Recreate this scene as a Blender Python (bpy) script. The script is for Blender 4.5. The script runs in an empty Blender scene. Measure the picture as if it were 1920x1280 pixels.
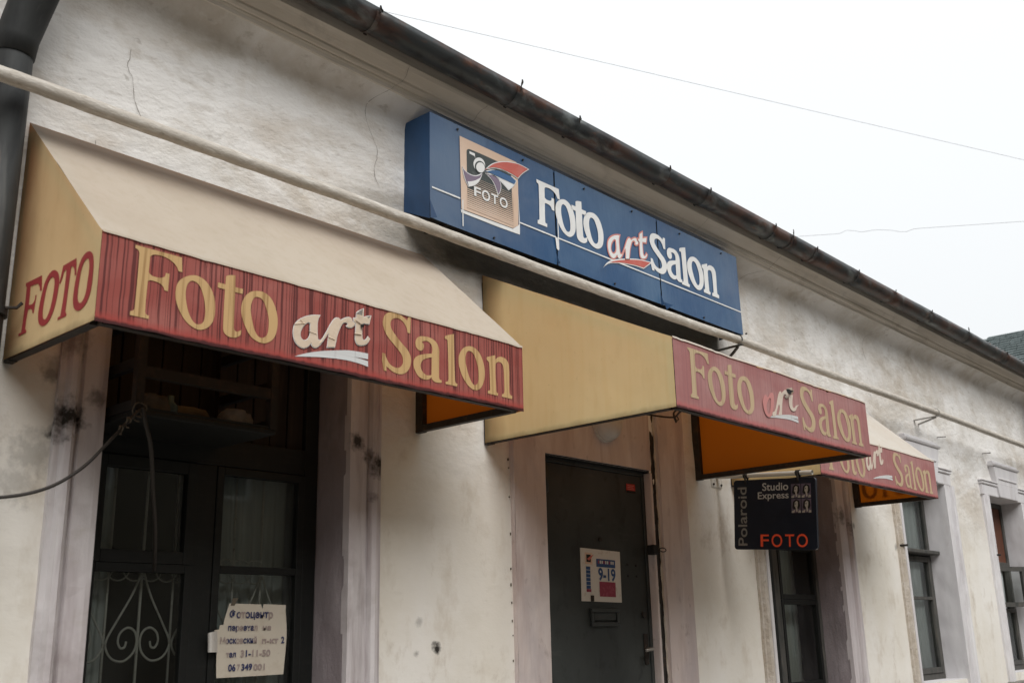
import bpy, bmesh, math, random
from mathutils import Vector, Matrix, noise
from mathutils.geometry import tessellate_polygon
R = math.radians
rnd = random.Random(7)
scene = bpy.context.scene
EYE = 1.6            # eye height above the street; everything below is built with z = 0 at the eye and lifted at the end

# ------------------------------------------------------------------ camera
RX = Vector((0.6714303891, -0.7407102038, -0.0230136179))
RY = Vector((0.1879771100, 0.2002699923, -0.9615386296))
RZ = Vector((0.7168304114, 0.6412802229, 0.2737039223))
FPX = 1956.675
CAM = Vector((0, -3.8, 0))
cd = bpy.data.cameras.new('camera'); cam = bpy.data.objects.new('camera', cd)
scene.collection.objects.link(cam)
cd.sensor_width = 36; cd.lens = FPX / 1920 * 36; cd.clip_start = 0.05; cd.clip_end = 2000
cd.dof.use_dof = True; cd.dof.focus_distance = 6.2; cd.dof.aperture_fstop = 4.5
cam.matrix_world = Matrix(((RX.x, -RY.x, -RZ.x, CAM.x), (RX.y, -RY.y, -RZ.y, CAM.y), (RX.z, -RY.z, -RZ.z, CAM.z), (0, 0, 0, 1)))
scene.camera = cam

# ------------------------------------------------------------------ sky, sun, exposure (overcast)
SUN_EL, SUN_AZ = R(46), R(208)      # azimuth clockwise from +Y
w = bpy.data.worlds.new('World'); scene.world = w; w.use_nodes = True
nt = w.node_tree; nt.nodes.clear()
out = nt.nodes.new('ShaderNodeOutputWorld'); bg = nt.nodes.new('ShaderNodeBackground')
sky = nt.nodes.new('ShaderNodeTexSky'); sky.sky_type = 'NISHITA'; sky.sun_disc = False
sky.sun_elevation = SUN_EL; sky.sun_rotation = SUN_AZ; sky.dust_density = 4; sky.air_density = 1.2
tc = nt.nodes.new('ShaderNodeTexCoord'); cl = nt.nodes.new('ShaderNodeTexNoise')
cl.inputs['Scale'].default_value = 1.6; cl.inputs['Detail'].default_value = 5
cr = nt.nodes.new('ShaderNodeValToRGB')
cr.color_ramp.elements[0].position = .3; cr.color_ramp.elements[0].color = (.95, .975, .99, 1)
cr.color_ramp.elements[1].position = .75; cr.color_ramp.elements[1].color = (.97, .99, 1.0, 1)
mx = nt.nodes.new('ShaderNodeMix'); mx.data_type = 'RGBA'; mx.inputs[0].default_value = .96   # cloud cover over the clear sky
nt.links.new(tc.outputs['Generated'], cl.inputs['Vector']); nt.links.new(cl.outputs['Fac'], cr.inputs['Fac'])
sx = nt.nodes.new('ShaderNodeSeparateXYZ'); nt.links.new(tc.outputs['Generated'], sx.inputs[0])
g1 = nt.nodes.new('ShaderNodeMapRange'); nt.links.new(sx.outputs[2], g1.inputs[0])      # standard overcast sky: zenith three times the horizon
g1.inputs[1].default_value = 0; g1.inputs[2].default_value = 1; g1.inputs[3].default_value = 5.1; g1.inputs[4].default_value = 7.4
vm = nt.nodes.new('ShaderNodeVectorMath'); vm.operation = 'SCALE'; nt.links.new(cr.outputs['Color'], vm.inputs[0]); nt.links.new(g1.outputs[0], vm.inputs['Scale'])
nt.links.new(sky.outputs['Color'], mx.inputs[6]); nt.links.new(vm.outputs[0], mx.inputs[7])
nt.links.new(mx.outputs[2], bg.inputs['Color']); bg.inputs['Strength'].default_value = .1
nt.links.new(bg.outputs[0], out.inputs[0])
sd = bpy.data.lights.new('sun', 'SUN'); sun = bpy.data.objects.new('sun', sd); scene.collection.objects.link(sun)
sd.energy = 1.5; sd.angle = R(40); sd.color = (1, .975, .94)
sdir = Vector((math.sin(SUN_AZ) * math.cos(SUN_EL), math.cos(SUN_AZ) * math.cos(SUN_EL), math.sin(SUN_EL)))
sun.rotation_euler = sdir.to_track_quat('Z', 'Y').to_euler()
scene.view_settings.view_transform = 'Standard'; scene.view_settings.look = 'None'
scene.view_settings.exposure = .80; scene.view_settings.gamma = 1
scene.render.engine = 'CYCLES'; scene.cycles.use_denoising = True; scene.cycles.max_bounces = 10

# ------------------------------------------------------------------ helpers
C = scene.collection
def ray(px, py):
    a, b = (px - 960) / FPX, (py - 640) / FPX
    return RX * a + RY * b + RZ
def aty(px, py, y=0.0):
    v = ray(px, py); return CAM + v * ((y - CAM.y) / v.y)
def atx(px, py, x):
    v = ray(px, py); return CAM + v * (x / v.x)
def atz(px, py, z):
    v = ray(px, py); return CAM + v * (z / v.z)
def tag(o, label=None, cat=None, group=None, kind=None):
    for k, val in (('label', label), ('category', cat), ('group', group), ('kind', kind)):
        if val: o[k] = val
    return o
def thing(name, label, cat, base=(0, 0, 0), group=None):
    o = bpy.data.objects.new(name, None); C.objects.link(o); o.location = base; o.empty_display_size = .1
    return tag(o, label, cat, group)
def adopt(o, parent):
    if parent is not None:
        o.parent = parent
        t = Vector((0, 0, 0)); p = parent
        while p is not None:
            t += p.location; p = p.parent if p.parent is None or p.type == 'EMPTY' else None
        base = parent
        while base.parent is not None: base = base.parent
        if parent is base: o.matrix_parent_inverse = Matrix.Translation(-base.location)
def mesh(name, verts, faces, mat, parent=None, smooth=False, bevel=0):
    me = bpy.data.meshes.new(name); me.from_pydata([tuple(v) for v in verts], [], faces); me.update()
    if smooth: me.polygons.foreach_set('use_smooth', [True] * len(me.polygons))
    me.materials.append(M[mat] if isinstance(mat, str) else mat)
    o = bpy.data.objects.new(name, me); C.objects.link(o); adopt(o, parent)
    if bevel:
        b = o.modifiers.new('bevel', 'BEVEL'); b.width = bevel; b.segments = 2; b.limit_method = 'ANGLE'
    return o
class MB:
    def __init__(s): s.v = []; s.f = []
    def add(s, v, f):
        n = len(s.v); s.v += [tuple(p) for p in v]; s.f += [tuple(i + n for i in q) for q in f]; return s
    def box(s, x0, x1, y0, y1, z0, z1):
        v = [(x, y, z) for z in (z0, z1) for y in (y0, y1) for x in (x0, x1)]
        return s.add(v, [(0, 2, 3, 1), (4, 5, 7, 6), (0, 1, 5, 4), (2, 6, 7, 3), (0, 4, 6, 2), (1, 3, 7, 5)])
    def hexa(s, p):   # 8 points: bottom 4 ring, top 4 ring
        return s.add(p, [(3, 2, 1, 0), (4, 5, 6, 7), (0, 1, 5, 4), (1, 2, 6, 5), (2, 3, 7, 6), (3, 0, 4, 7)])
    def bar(s, a, b, wd, hd, up=(0, 0, 1)):
        a, b = Vector(a), Vector(b); d = (b - a).normalized(); u = Vector(up)
        if abs(d.dot(u)) > .95: u = Vector((1, 0, 0))
        sx = d.cross(u).normalized(); sy = sx.cross(d)
        r = lambda p: [p - sx * wd / 2 - sy * hd / 2, p + sx * wd / 2 - sy * hd / 2, p + sx * wd / 2 + sy * hd / 2, p - sx * wd / 2 + sy * hd / 2]
        return s.hexa(r(a) + r(b))
    def tube(s, pts, r, n=10, cap=True, rad=None):
        pts = [Vector(p) for p in pts]; rings = []; prev = None
        for i, p in enumerate(pts):
            d = (pts[min(i + 1, len(pts) - 1)] - pts[max(i - 1, 0)]).normalized()
            if prev is None:
                u = Vector((0, 0, 1)) if abs(d.z) < .9 else Vector((1, 0, 0))
                prev = (u - d * u.dot(d)).normalized()
            else: prev = (prev - d * prev.dot(d)).normalized()
            q = d.cross(prev); rr = rad[i] if rad else r
            rings.append([p + (prev * math.cos(2 * math.pi * k / n) + q * math.sin(2 * math.pi * k / n)) * rr for k in range(n)])
        v = [x for g in rings for x in g]; f = []
        for i in range(len(pts) - 1):
            for k in range(n):
                f.append((i * n + k, i * n + (k + 1) % n, (i + 1) * n + (k + 1) % n, (i + 1) * n + k))
        if cap: f += [tuple(range(n - 1, -1, -1)), tuple((len(pts) - 1) * n + k for k in range(n))]
        return s.add(v, f)
    def grid(s, nu, nv, fn):
        v = [fn(i / nu, j / nv) for j in range(nv + 1) for i in range(nu + 1)]
        f = [(j * (nu + 1) + i, j * (nu + 1) + i + 1, (j + 1) * (nu + 1) + i + 1, (j + 1) * (nu + 1) + i) for j in range(nv) for i in range(nu)]
        return s.add(v, f)
    def build(s, name, mat, parent=None, smooth=False, bevel=0): return mesh(name, s.v, s.f, mat, parent, smooth, bevel)
def spline(pts, n=6, closed=False):
    P = [Vector(p) for p in pts]; o = []
    N = len(P)
    for i in range(N if closed else N - 1):
        p1, p2 = P[i], P[(i + 1) % N]
        p0 = P[i - 1] if (closed or i > 0) else p1; p3 = P[(i + 2) % N] if (closed or i + 2 < N) else p2
        for k in range(n):
            t = k / n
            o.append(.5 * ((2 * p1) + (p2 - p0) * t + (2 * p0 - 5 * p1 + 4 * p2 - p3) * t * t + (3 * p1 - p0 - 3 * p2 + p3) * t ** 3))
    if not closed: o.append(P[-1])
    return o
def fbm(x, y, z=0, o=3): return noise.fractal(Vector((x, y, z)), 1.0, 2.0, o)

# contour text format: "x,y x,y s..." numbers; a trailing s marks a smooth point
def parse(t):
    r = []
    for w_ in t.split():
        sm = w_.endswith('s'); a, b = w_.rstrip('s').split(','); r.append((float(a), float(b), sm))
    return r
def flat(ct, n=5):
    """contour with corner / smooth points -> polyline"""
    N = len(ct); o = []
    P = [Vector((p[0], p[1])) for p in ct]
    for i in range(N):
        a, b = P[i], P[(i + 1) % N]; sa, sb = ct[i][2], ct[(i + 1) % N][2]
        if not sa and not sb: o.append(a); continue
        L = (b - a).length
        def tan(j):
            d = P[(j + 1) % N] - P[j - 1]
            return d.normalized() if d.length > 1e-9 else Vector((0, 0))
        ta = tan(i) * L if sa else None; tb = tan((i + 1) % N) * L if sb else None
        if ta is None: ta = (b - a) * 1.5 - tb * .5
        if tb is None: tb = (b - a) * 1.5 - ta * .5
        for k in range(n):
            t = k / n
            o.append(a * (2 * t ** 3 - 3 * t * t + 1) + ta * (t ** 3 - 2 * t * t + t) + b * (3 * t * t - 2 * t ** 3) + tb * (t ** 3 - t * t))
    return o
def inset(poly, d):
    N = len(poly); area = sum(poly[i].x * poly[(i + 1) % N].y - poly[(i + 1) % N].x * poly[i].y for i in range(N))
    sg = 1 if area > 0 else -1; o = []
    for i in range(N):
        e1 = (poly[i] - poly[i - 1]); e2 = (poly[(i + 1) % N] - poly[i])
        if e1.length < 1e-9 or e2.length < 1e-9: o.append(poly[i].copy()); continue
        n1 = Vector((-e1.y, e1.x)).normalized(); n2 = Vector((-e2.y, e2.x)).normalized()
        m = n1 + n2; m = m / max(m.length_squared / 2, .5)
        o.append(poly[i] + m * d * sg)
    return o
def sheet(name, loops, fn, mat, parent, thick=0.0):
    """loops: 2D polylines (first outer, others holes); fn(u, v) -> 3D; thick: vector giving sheet thickness"""
    loops = [[Vector((p[0], p[1], 0)) for p in l] for l in loops]
    tris = tessellate_polygon(loops); fl = [p for l in loops for p in l]
    v = [fn(p.x, p.y) for p in fl]; f = [tuple(t) for t in tris]
    if thick:
        n = len(v); t = Vector(thick)
        v = v + [Vector(p) + t for p in v]; f = [tuple(q) for q in f] + [tuple(i + n for i in reversed(q)) for q in f]
        k = 0
        for l in loops:
            m = len(l); f += [(k + i, k + (i + 1) % m, n + k + (i + 1) % m, n + k + i) for i in range(m)]; k += m
    return mesh(name, v, f, mat, parent)

# ------------------------------------------------------------------ materials
M = {}
class NT:
    def __init__(s, name):
        s.m = bpy.data.materials.new(name); s.m.use_nodes = True; s.t = s.m.node_tree; s.t.nodes.clear()
        s.out = s.t.nodes.new('ShaderNodeOutputMaterial'); s.co = s.t.nodes.new('ShaderNodeTexCoord').outputs['Object']; M[name] = s.m
    def n(s, ty, **kw):
        o = s.t.nodes.new(ty)
        for k, val in kw.items(): setattr(o, k, val)
        return o
    def l(s, a, b): s.t.links.new(a, b)
    def map(s, sc, rot=(0, 0, 0), loc=(0, 0, 0)):
        m = s.n('ShaderNodeMapping'); s.l(s.co, m.inputs['Vector']); m.inputs['Scale'].default_value = sc
        m.inputs['Rotation'].default_value = rot; m.inputs['Location'].default_value = loc; return m.outputs[0]
    def noise(s, sc, det=4, rough=.55, rot=(0, 0, 0), loc=(0, 0, 0), dist=0):
        t = s.n('ShaderNodeTexNoise'); s.l(s.map(sc if hasattr(sc, '__len__') else (sc, sc, sc), rot, loc), t.inputs['Vector'])
        t.inputs['Scale'].default_value = 1; t.inputs['Detail'].default_value = det; t.inputs['Roughness'].default_value = rough
        t.inputs['Distortion'].default_value = dist; return t.outputs['Fac']
    def rng(s, v, lo, hi, a=0., b=1.):
        m = s.n('ShaderNodeMapRange'); s.l(v, m.inputs[0]); m.inputs[1].default_value = lo; m.inputs[2].default_value = hi
        m.inputs[3].default_value = a; m.inputs[4].default_value = b; return m.outputs[0]
    def math(s, op, a, b=None):
        m = s.n('ShaderNodeMath', operation=op)
        for i, q in enumerate((a, b)):
            if q is None: continue
            if isinstance(q, (int, float)): m.inputs[i].default_value = q
            else: s.l(q, m.inputs[i])
        return m.outputs[0]
    def mix(s, fac, a, b):
        m = s.n('ShaderNodeMix', data_type='RGBA')
        for i, q in ((0, fac), (6, a), (7, b)):
            if isinstance(q, (int, float)): m.inputs[i].default_value = q
            elif isinstance(q, tuple): m.inputs[i].default_value = (*q, 1)
            else: s.l(q, m.inputs[i])
        return m.outputs[2]
    def sep(s):
        x = s.n('ShaderNodeSeparateXYZ'); s.l(s.co, x.inputs[0]); return x.outputs
    def bump(s, hs):
        prev = None
        for h, st, di in hs:
            b = s.n('ShaderNodeBump'); b.inputs['Strength'].default_value = st; b.inputs['Distance'].default_value = di
            s.l(h, b.inputs['Height'])
            if prev: s.l(prev, b.inputs['Normal'])
            prev = b.outputs[0]
        return prev
    def bsdf(s, col, rough=.8, normal=None, metal=0, spec=.35):
        p = s.n('ShaderNodeBsdfPrincipled')
        for k, q in (('Base Color', col), ('Roughness', rough), ('Metallic', metal)):
            if isinstance(q, tuple): p.inputs[k].default_value = (*q, 1)
            elif isinstance(q, (int, float)): p.inputs[k].default_value = q
            else: s.l(q, p.inputs[k])
        p.inputs['Specular IOR Level'].default_value = spec
        if normal: s.l(normal, p.inputs['Normal'])
        return p.outputs[0]
    def done(s, sh): s.l(sh, s.out.inputs['Surface']); return s.m
def layered(name, base, layers=(), rough=.8, bumps=(), spots=(), metal=0, spec=.35, spotcol=(.03, .026, .022)):
    t = NT(name); c = base
    for k, (col, sc, lo, hi, fac) in enumerate(layers):
        nz = t.noise(sc, 5, .6, loc=(3.1 * k, 1.7 * k, 5.3 * k), dist=.3)
        c = t.mix(t.math('MULTIPLY', t.rng(nz, lo, hi), fac), c, col)
    if spots:
        wob = t.noise(28, 4, .65); wob2 = t.noise(9, 3)
        acc = None
        for (x, y, z, r, fac) in spots:
            d = t.n('ShaderNodeVectorMath', operation='DISTANCE'); t.l(t.co, d.inputs[0]); d.inputs[1].default_value = (x, y, z)
            dd = t.math('ADD', t.math('DIVIDE', d.outputs['Value'], r), t.math('MULTIPLY', t.math('SUBTRACT', wob, .5), 1.9))
            f = t.rng(dd, .25, 1.0, fac, 0)
            acc = f if acc is None else t.math('MAXIMUM', acc, f)
        c = t.mix(acc, c, spotcol)
    hs = [(t.noise(sc, 6, .62, rot=rot), st, di) for (sc, rot, st, di) in bumps]
    return t.done(t.bsdf(c, rough, t.bump(hs) if hs else None, metal, spec))
def P0(px, py, y=0.0): p = aty(px, py, y); return (p.x, p.y, p.z)

wall_spots = [(*P0(818, 1213), .035, 1), (*P0(100, 690), .06, .4), (*P0(95, 812), .03, .9), (*P0(1600, 985), .03, .6), (*P0(1680, 1025), .04, .5), (*P0(1872, 1040), .04, .4),
              (*P0(60, 850), .12, .35), (*P0(30, 905), .10, .3), (*P0(95, 700), .05, .6), (*P0(785, 1165), .03, .35), (*P0(780, 1225), .02, .5)]
def plaster_mat():
    t = NT('plaster'); X, Y, Z = t.sep(); c = (.63, .60, .555)
    for k, (col, sc, lo, hi, fac) in enumerate([((.82, .805, .785), (.8, .8, 1.1), .40, .54, .95), ((.52, .45, .37), (1.1, 1.1, 1.9), .51, .66, .6), ((.44, .385, .315), (3.4, 3.4, 6.5), .56, .68, .5),
            ((.60, .53, .44), (4, 4, .6), .55, .70, .35), ((.36, .315, .265), (13, 13, 24), .60, .72, .4), ((.84, .83, .81), (12, 12, 18), .55, .68, .4), ((.27, .235, .20), (7, 7, 12), .655, .72, .5)]):
        c = t.mix(t.math('MULTIPLY', t.rng(t.noise(sc, 6, .62, loc=(3.1 * k, 1.7 * k, 5.3 * k), dist=.25), lo, hi), fac), c, col)
    up = t.rng(t.math('ADD', Z, t.math('MULTIPLY', t.noise((1.2, 1.2, 1.2), 3), .5)), 1.0, 1.6, .18, 1)
    low = t.mix(t.rng(t.noise((1.6, 1.6, .9), 4), .4, .62), (.755, .715, .635), (.82, .795, .745))
    low = t.mix(t.math('MULTIPLY', t.rng(t.noise((5, 5, 3), 5, .65), .54, .68), .55), low, (.56, .49, .39))
    low = t.mix(t.math('MULTIPLY', t.rng(t.noise((3.4, 3.4, 2.2), 6, .7, loc=(4, 2, 8)), .565, .67), .6), low, (.47, .40, .31))
    c = t.mix(up, low, c)
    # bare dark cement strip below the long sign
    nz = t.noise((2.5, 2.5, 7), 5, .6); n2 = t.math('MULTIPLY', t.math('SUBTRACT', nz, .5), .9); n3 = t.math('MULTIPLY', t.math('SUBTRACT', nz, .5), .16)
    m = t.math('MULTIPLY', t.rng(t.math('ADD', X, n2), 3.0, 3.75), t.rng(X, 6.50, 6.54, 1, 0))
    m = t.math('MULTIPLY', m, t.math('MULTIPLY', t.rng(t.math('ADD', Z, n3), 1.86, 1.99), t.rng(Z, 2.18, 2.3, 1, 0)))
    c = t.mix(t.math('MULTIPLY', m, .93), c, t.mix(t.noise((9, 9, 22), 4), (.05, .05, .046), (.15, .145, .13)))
    wob = t.noise(28, 4, .65); acc = None
    for (x, y, z, r, fac) in wall_spots:
        d = t.n('ShaderNodeVectorMath', operation='DISTANCE'); t.l(t.co, d.inputs[0]); d.inputs[1].default_value = (x, y, z)
        f = t.rng(t.math('ADD', t.math('DIVIDE', d.outputs['Value'], r), t.math('MULTIPLY', t.math('SUBTRACT', wob, .5), 1.9)), .25, 1.0, fac, 0)
        acc = f if acc is None else t.math('MAXIMUM', acc, f)
    c = t.mix(acc, c, (.03, .026, .022))
    hs = [(t.math('MULTIPLY', t.noise((5, 5, 9), 5, .6, rot=(0, .35, 0)), up), .55, .034), (t.math('MULTIPLY', t.noise((20, 20, 34), 5, .6, rot=(0, .3, 0)), up), .34, .008), (t.noise((7, 7, 10), 5), .15, .012), (t.noise(90, 4), .12, .002)]
    t.done(t.bsdf(c, .92, t.bump(hs)))
plaster_mat()
sur_spots = [(x_, -.035, z_, r_ * 1.7, f_) for (x_, y_, z_, r_, f_) in [(*P0(122, 782), .045, 1), (*P0(176, 748), .03, .6), (*P0(96, 815), .03, .8), (*P0(662, 830), .03, .95), (*P0(682, 856), .025, .9), (*P0(702, 873), .045, 1), (*P0(715, 884), .03, .8),
             (*P0(690, 935), .02, .7), (*P0(1571, 967), .05, .7), (*P0(1592, 988), .07, .7), (*P0(130, 640), .05, .5)]]
layered('lilac', (.50, .455, .465), [((.64, .615, .62), (5, 5, .8), .45, .62, .8), ((.25, .20, .205), (9, 9, .9), .50, .68, .7), ((.23, .19, .18), (2.5, 2.5, 2.5), .56, .72, .55), ((.40, .36, .31), (4, 4, 6), .58, .75, .6),
         ((.60, .58, .575), (26, 26, 4), .62, .76, .55)],
        .9, [((30, 30, 5), (0, 0, 0), .45, .006), (14, (0, 0, 0), .35, .008), (90, (0, 0, 0), .2, .003)], sur_spots)
layered('glow_tinted_lilac', (.56, .48, .455), [((.66, .60, .58), (5, 5, .8), .45, .62, .8), ((.36, .265, .245), (9, 9, 1.2), .50, .68, .6), ((.44, .39, .40), (2.5, 2.5, 1.5), .5, .66, .7), ((.27, .21, .19), (14, 14, 9), .62, .74, .5)], .9, [((30, 30, 6), (0, 0, 0), .4, .006), (14, (0, 0, 0), .3, .008), (90, (0, 0, 0), .2, .003)])  # door surround lilac, with the warm glow under the awning mixed into its colour
layered('pale_lilac', (.60, .585, .60), [((.72, .71, .715), (4, 4, .8), .42, .65, .8), ((.43, .39, .385), (6, 6, 2), .56, .76, .6)], .9, [((24, 24, 6), (0, 0, 0), .4, .006), (90, (0, 0, 0), .2, .003)])
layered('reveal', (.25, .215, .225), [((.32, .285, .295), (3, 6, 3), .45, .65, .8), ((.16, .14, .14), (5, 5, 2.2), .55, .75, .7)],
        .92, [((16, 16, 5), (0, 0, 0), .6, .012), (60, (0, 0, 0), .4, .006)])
layered('mortar', (.50, .445, .38), [((.60, .56, .51), 12, .45, .65, .8), ((.22, .18, .145), 22, .58, .75, .7)], .95, [(18, (0, 0, 0), .9, .02), (60, (0, 0, 0), .6, .01)])
layered('cornice', (.63, .575, .50), [((.72, .675, .61), (.9, 3, 3), .42, .65, .9), ((.29, .265, .225), (1.1, 9, 26), .52, .74, .6), ((.26, .23, .20), 5, .60, .8, .5)],
        .92, [((2.2, 40, 60), (0, 0, 0), .35, .006), (40, (0, 0, 0), .25, .004)])
layered('dark_wood', (.008, .009, .0085), [((.020, .022, .020), (6, 6, 30), .55, .75, .6), ((.012, .012, .011), 40, .5, .7, .7)], .55, [((40, 40, 8), (0, 0, 0), .5, .004)])
layered('grey_wood', (.075, .072, .066), [((.15, .135, .115), (30, 30, 4), .55, .72, .7), ((.03, .035, .033), (18, 18, 5), .5, .68, .8)], .7, [((60, 60, 8), (0, 0, 0), .6, .004)])
layered('brown_board', (.012, .009, .0075), [((.025, .018, .014), (18, 18, 1.2), .45, .65, .7), ((.04, .027, .02), (30, 30, 2), .55, .72, .8)], .7, [((60, 60, 3), (0, 0, 0), .5, .003)])
layered('orange_board', (.13, .045, .022), [((.09, .032, .018), 5, .4, .65, .7)], .6)
layered('door_paint', (.030, .034, .033), [((.055, .062, .06), (1.3, 1.3, 1.0), .42, .60, .85), ((.018, .019, .019), (9, 9, 6), .57, .68, .75), ((.08, .085, .082), (3, 3, 14), .63, .70, .35), ((.085, .085, .08), (40, 40, 60), .70, .78, .5)], .5, [(10, (0, 0, 0), .12, .01), (60, (0, 0, 0), .1, .002)])
layered('dark_steel', (.035, .031, .028), [((.10, .055, .03), 20, .55, .72, .7), ((.015, .014, .013), 50, .5, .7, .6)], .6, [(90, (0, 0, 0), .3, .002)], metal=.2)
layered('rust_steel', (.022, .018, .015), [((.05, .03, .02), 24, .5, .7, .8)], .8, [(90, (0, 0, 0), .3, .002)])
layered('gutter', (.052, .058, .060), [((.095, .048, .034), (2.2, 7, 7), .46, .60, .9), ((.19, .21, .205), (3.5, 12, 5), .54, .68, .75), ((.16, .072, .04), (8, 14, 14), .60, .72, .65), ((.02, .018, .019), (4.5, 8, 8), .52, .66, .85)],
        .42, [((6, 30, 30), (0, 0, 0), .25, .006), (80, (0, 0, 0), .15, .002)], metal=.25)
layered('downpipe', (.036, .038, .038), [((.018, .019, .02), (7, 7, 2.2), .40, .58, .95), ((.15, .148, .138), (10, 10, 1.2), .58, .78, .7), ((.14, .075, .04), (12, 12, 2), .64, .78, .7)], .6, [((20, 20, 6), (0, 0, 0), .25, .004)], metal=.2)
layered('pipe_paint', (.50, .46, .405), [((.72, .69, .64), (9, 60, 60), .52, .66, .8), ((.30, .26, .21), (16, 50, 50), .55, .72, .75), ((.13, .10, .08), (22, 50, 50), .68, .78, .8)], .65, [((28, 70, 70), (0, 0, 0), .7, .006), (120, (0, 0, 0), .3, .002)])
layered('white_paint', (.62, .60, .56), [((.42, .38, .33), 14, .56, .75, .6)], .5)
layered('grille_paint', (.52, .50, .45), [((.20, .16, .12), 40, .55, .7, .6)], .6)
layered('zinc', (.30, .29, .27), [((.45, .44, .42), 20, .5, .7, .6)], .45, metal=.5)
layered('sign_blue', (.012, .062, .16), [((.05, .115, .215), (1.3, 1.3, 1.1), .42, .60, .9), ((.15, .175, .225), (1.0, 1.0, 1.6), .50, .70, .38), ((.02, .05, .12), (6, 6, 3), .6, .78, .5), ((.30, .33, .36), (60, 60, 14), .72, .79, .5)],
        .3, [((5, 5, 1.6), (0, 0, 0), .3, .014), (50, (0, 0, 0), .08, .002)], spec=.45)
layered('sign_side', (.022, .066, .155), [((.012, .035, .085), (4, 4, 2), .45, .7, .8)], .45, [((6, 6, 2), (0, 0, 0), .15, .01)])
layered('sign_white', (.74, .745, .74), [((.60, .60, .59), 8, .5, .75, .6)], .5)
layered('emblem_beige', (.62, .45, .335), [((.68, .53, .43), 3, .4, .65, .8)], .5, [(6, (0, 0, 0), .1, .01)])
layered('emblem_dark', (.055, .065, .064), [((.11, .125, .12), 40, .55, .7, .6)], .5)
layered('emblem_red', (.50, .115, .09), [((.56, .19, .16), 8, .5, .7, .6)], .5)
layered('emblem_blue', (.05, .12, .25), [], .5)
layered('emblem_purple', (.20, .155, .215), [], .5)
layered('pink_edge', (.56, .22, .19), [], .5)
layered('black', (.012, .012, .012), [], .7)
layered('crack', (.22, .19, .165), [], .95)
layered('asphalt', (.05, .05, .052), [((.075, .075, .075), 3, .45, .65, .7)], .9, [(80, (0, 0, 0), .5, .006)])
layered('paving', (.30, .265, .225), [((.35, .315, .27), 2, .4, .65, .8), ((.14, .13, .12), 9, .58, .75, .6)], .9, [(40, (0, 0, 0), .4, .005)])
layered('stone', (.22, .205, .185), [((.14, .13, .115), 10, .5, .7, .7)], .9, [(30, (0, 0, 0), .5, .01)])
layered('roof_metal', (.085, .07, .062), [((.14, .075, .05), 4, .5, .7, .7)], .6)
layered('far_shingle', (.075, .095, .095), [((.125, .15, .15), (6, 6, 6), .45, .65, .8), ((.05, .062, .064), 14, .55, .75, .7)], .8)
layered('far_wall', (.30, .255, .19), [((.24, .20, .15), 2, .5, .7, .6)], .9)
layered('room', (.03, .029, .028), [], .9)
layered('cable', (.035, .03, .026), [], .6)
layered('thin_wire', (.48, .485, .50), [], .6)
layered('lamp_glass', (.52, .50, .46), [((.36, .33, .29), 9, .5, .75, .6)], .3)
layered('paper', (.60, .545, .455), [((.50, .43, .34), 14, .5, .72, .6), ((.35, .27, .19), 40, .66, .8, .6)], .9, [(20, (0, 0, 0), .2, .006)])
layered('paper_white', (.62, .60, .56), [((.40, .33, .25), 30, .60, .75, .7)], .6)
layered('ink', (.035, .042, .12), [], .8)
layered('ink_faded', (.36, .29, .27), [], .8)
layered('ink_blue', (.03, .075, .20), [], .6)
layered('magenta', (.26, .035, .07), [((.34, .08, .12), 50, .5, .65, .7)], .6)
layered('sticker_red', (.42, .035, .03), [], .5)
layered('board_navy', (.008, .012, .022), [((.014, .019, .031), 5, .45, .65, .7)], .35)
layered('board_grey', (.46, .455, .43), [((.17, .165, .16), 60, .5, .7, .6)], .5)
layered('board_dim', (.24, .235, .215), [((.11, .105, .10), 60, .5, .7, .6)], .5)
layered('board_orange', (.85, .10, .035), [], .45)
layered('photo_violet', (.11, .085, .12), [], .5)
layered('photo_pale', (.42, .39, .34), [((.30, .28, .25), 90, .5, .6, .6)], .5)
layered('curtain', (.50, .52, .49), [((.36, .38, .36), (24, 24, 1), .45, .65, .7)], .9)
layered('net_curtain', (.74, .77, .77), [((.56, .60, .60), (24, 24, 1), .45, .65, .7)], .9)
layered('curtain_beige', (.42, .30, .17), [], .9)
layered('plastic_cyan', (.10, .16, .17), [], .4)
layered('rag', (.12, .10, .075), [((.06, .05, .04), 12, .5, .7, .7)], .95, [(20, (0, 0, 0), .5, .02)])
layered('letter_red', (.255, .026, .026), [((.20, .02, .022), 12, .5, .7, .7)], .8)
layered('silver_swoosh', (.64, .645, .64), [((.45, .44, .44), (60, 60, 3), .58, .72, .6)], .5)
layered('sticker_beige', (.66, .535, .41), [((.58, .45, .33), 20, .5, .7, .5)], .6, [(12, (0, 0, 0), .5, .01)])
layered('sticker_pale', (.66, .56, .47), [((.58, .47, .38), 20, .5, .7, .5)], .6)
layered('ghost_pink', (.56, .24, .225), [], .7)
def letter_mat(name, col, streak):
    t = NT(name)
    s_ = t.rng(t.noise((58, 0, 1.1), 3, .6), .52, .62); c = t.mix(t.math('MULTIPLY', s_, streak), col, (col[0] * .55, col[1] * .48, col[2] * .4))
    t.done(t.bsdf(c, .75))
letter_mat('gold_dirty', (.56, .365, .17), .85); letter_mat('gold_faded', (.53, .40, .25), .4)
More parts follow.
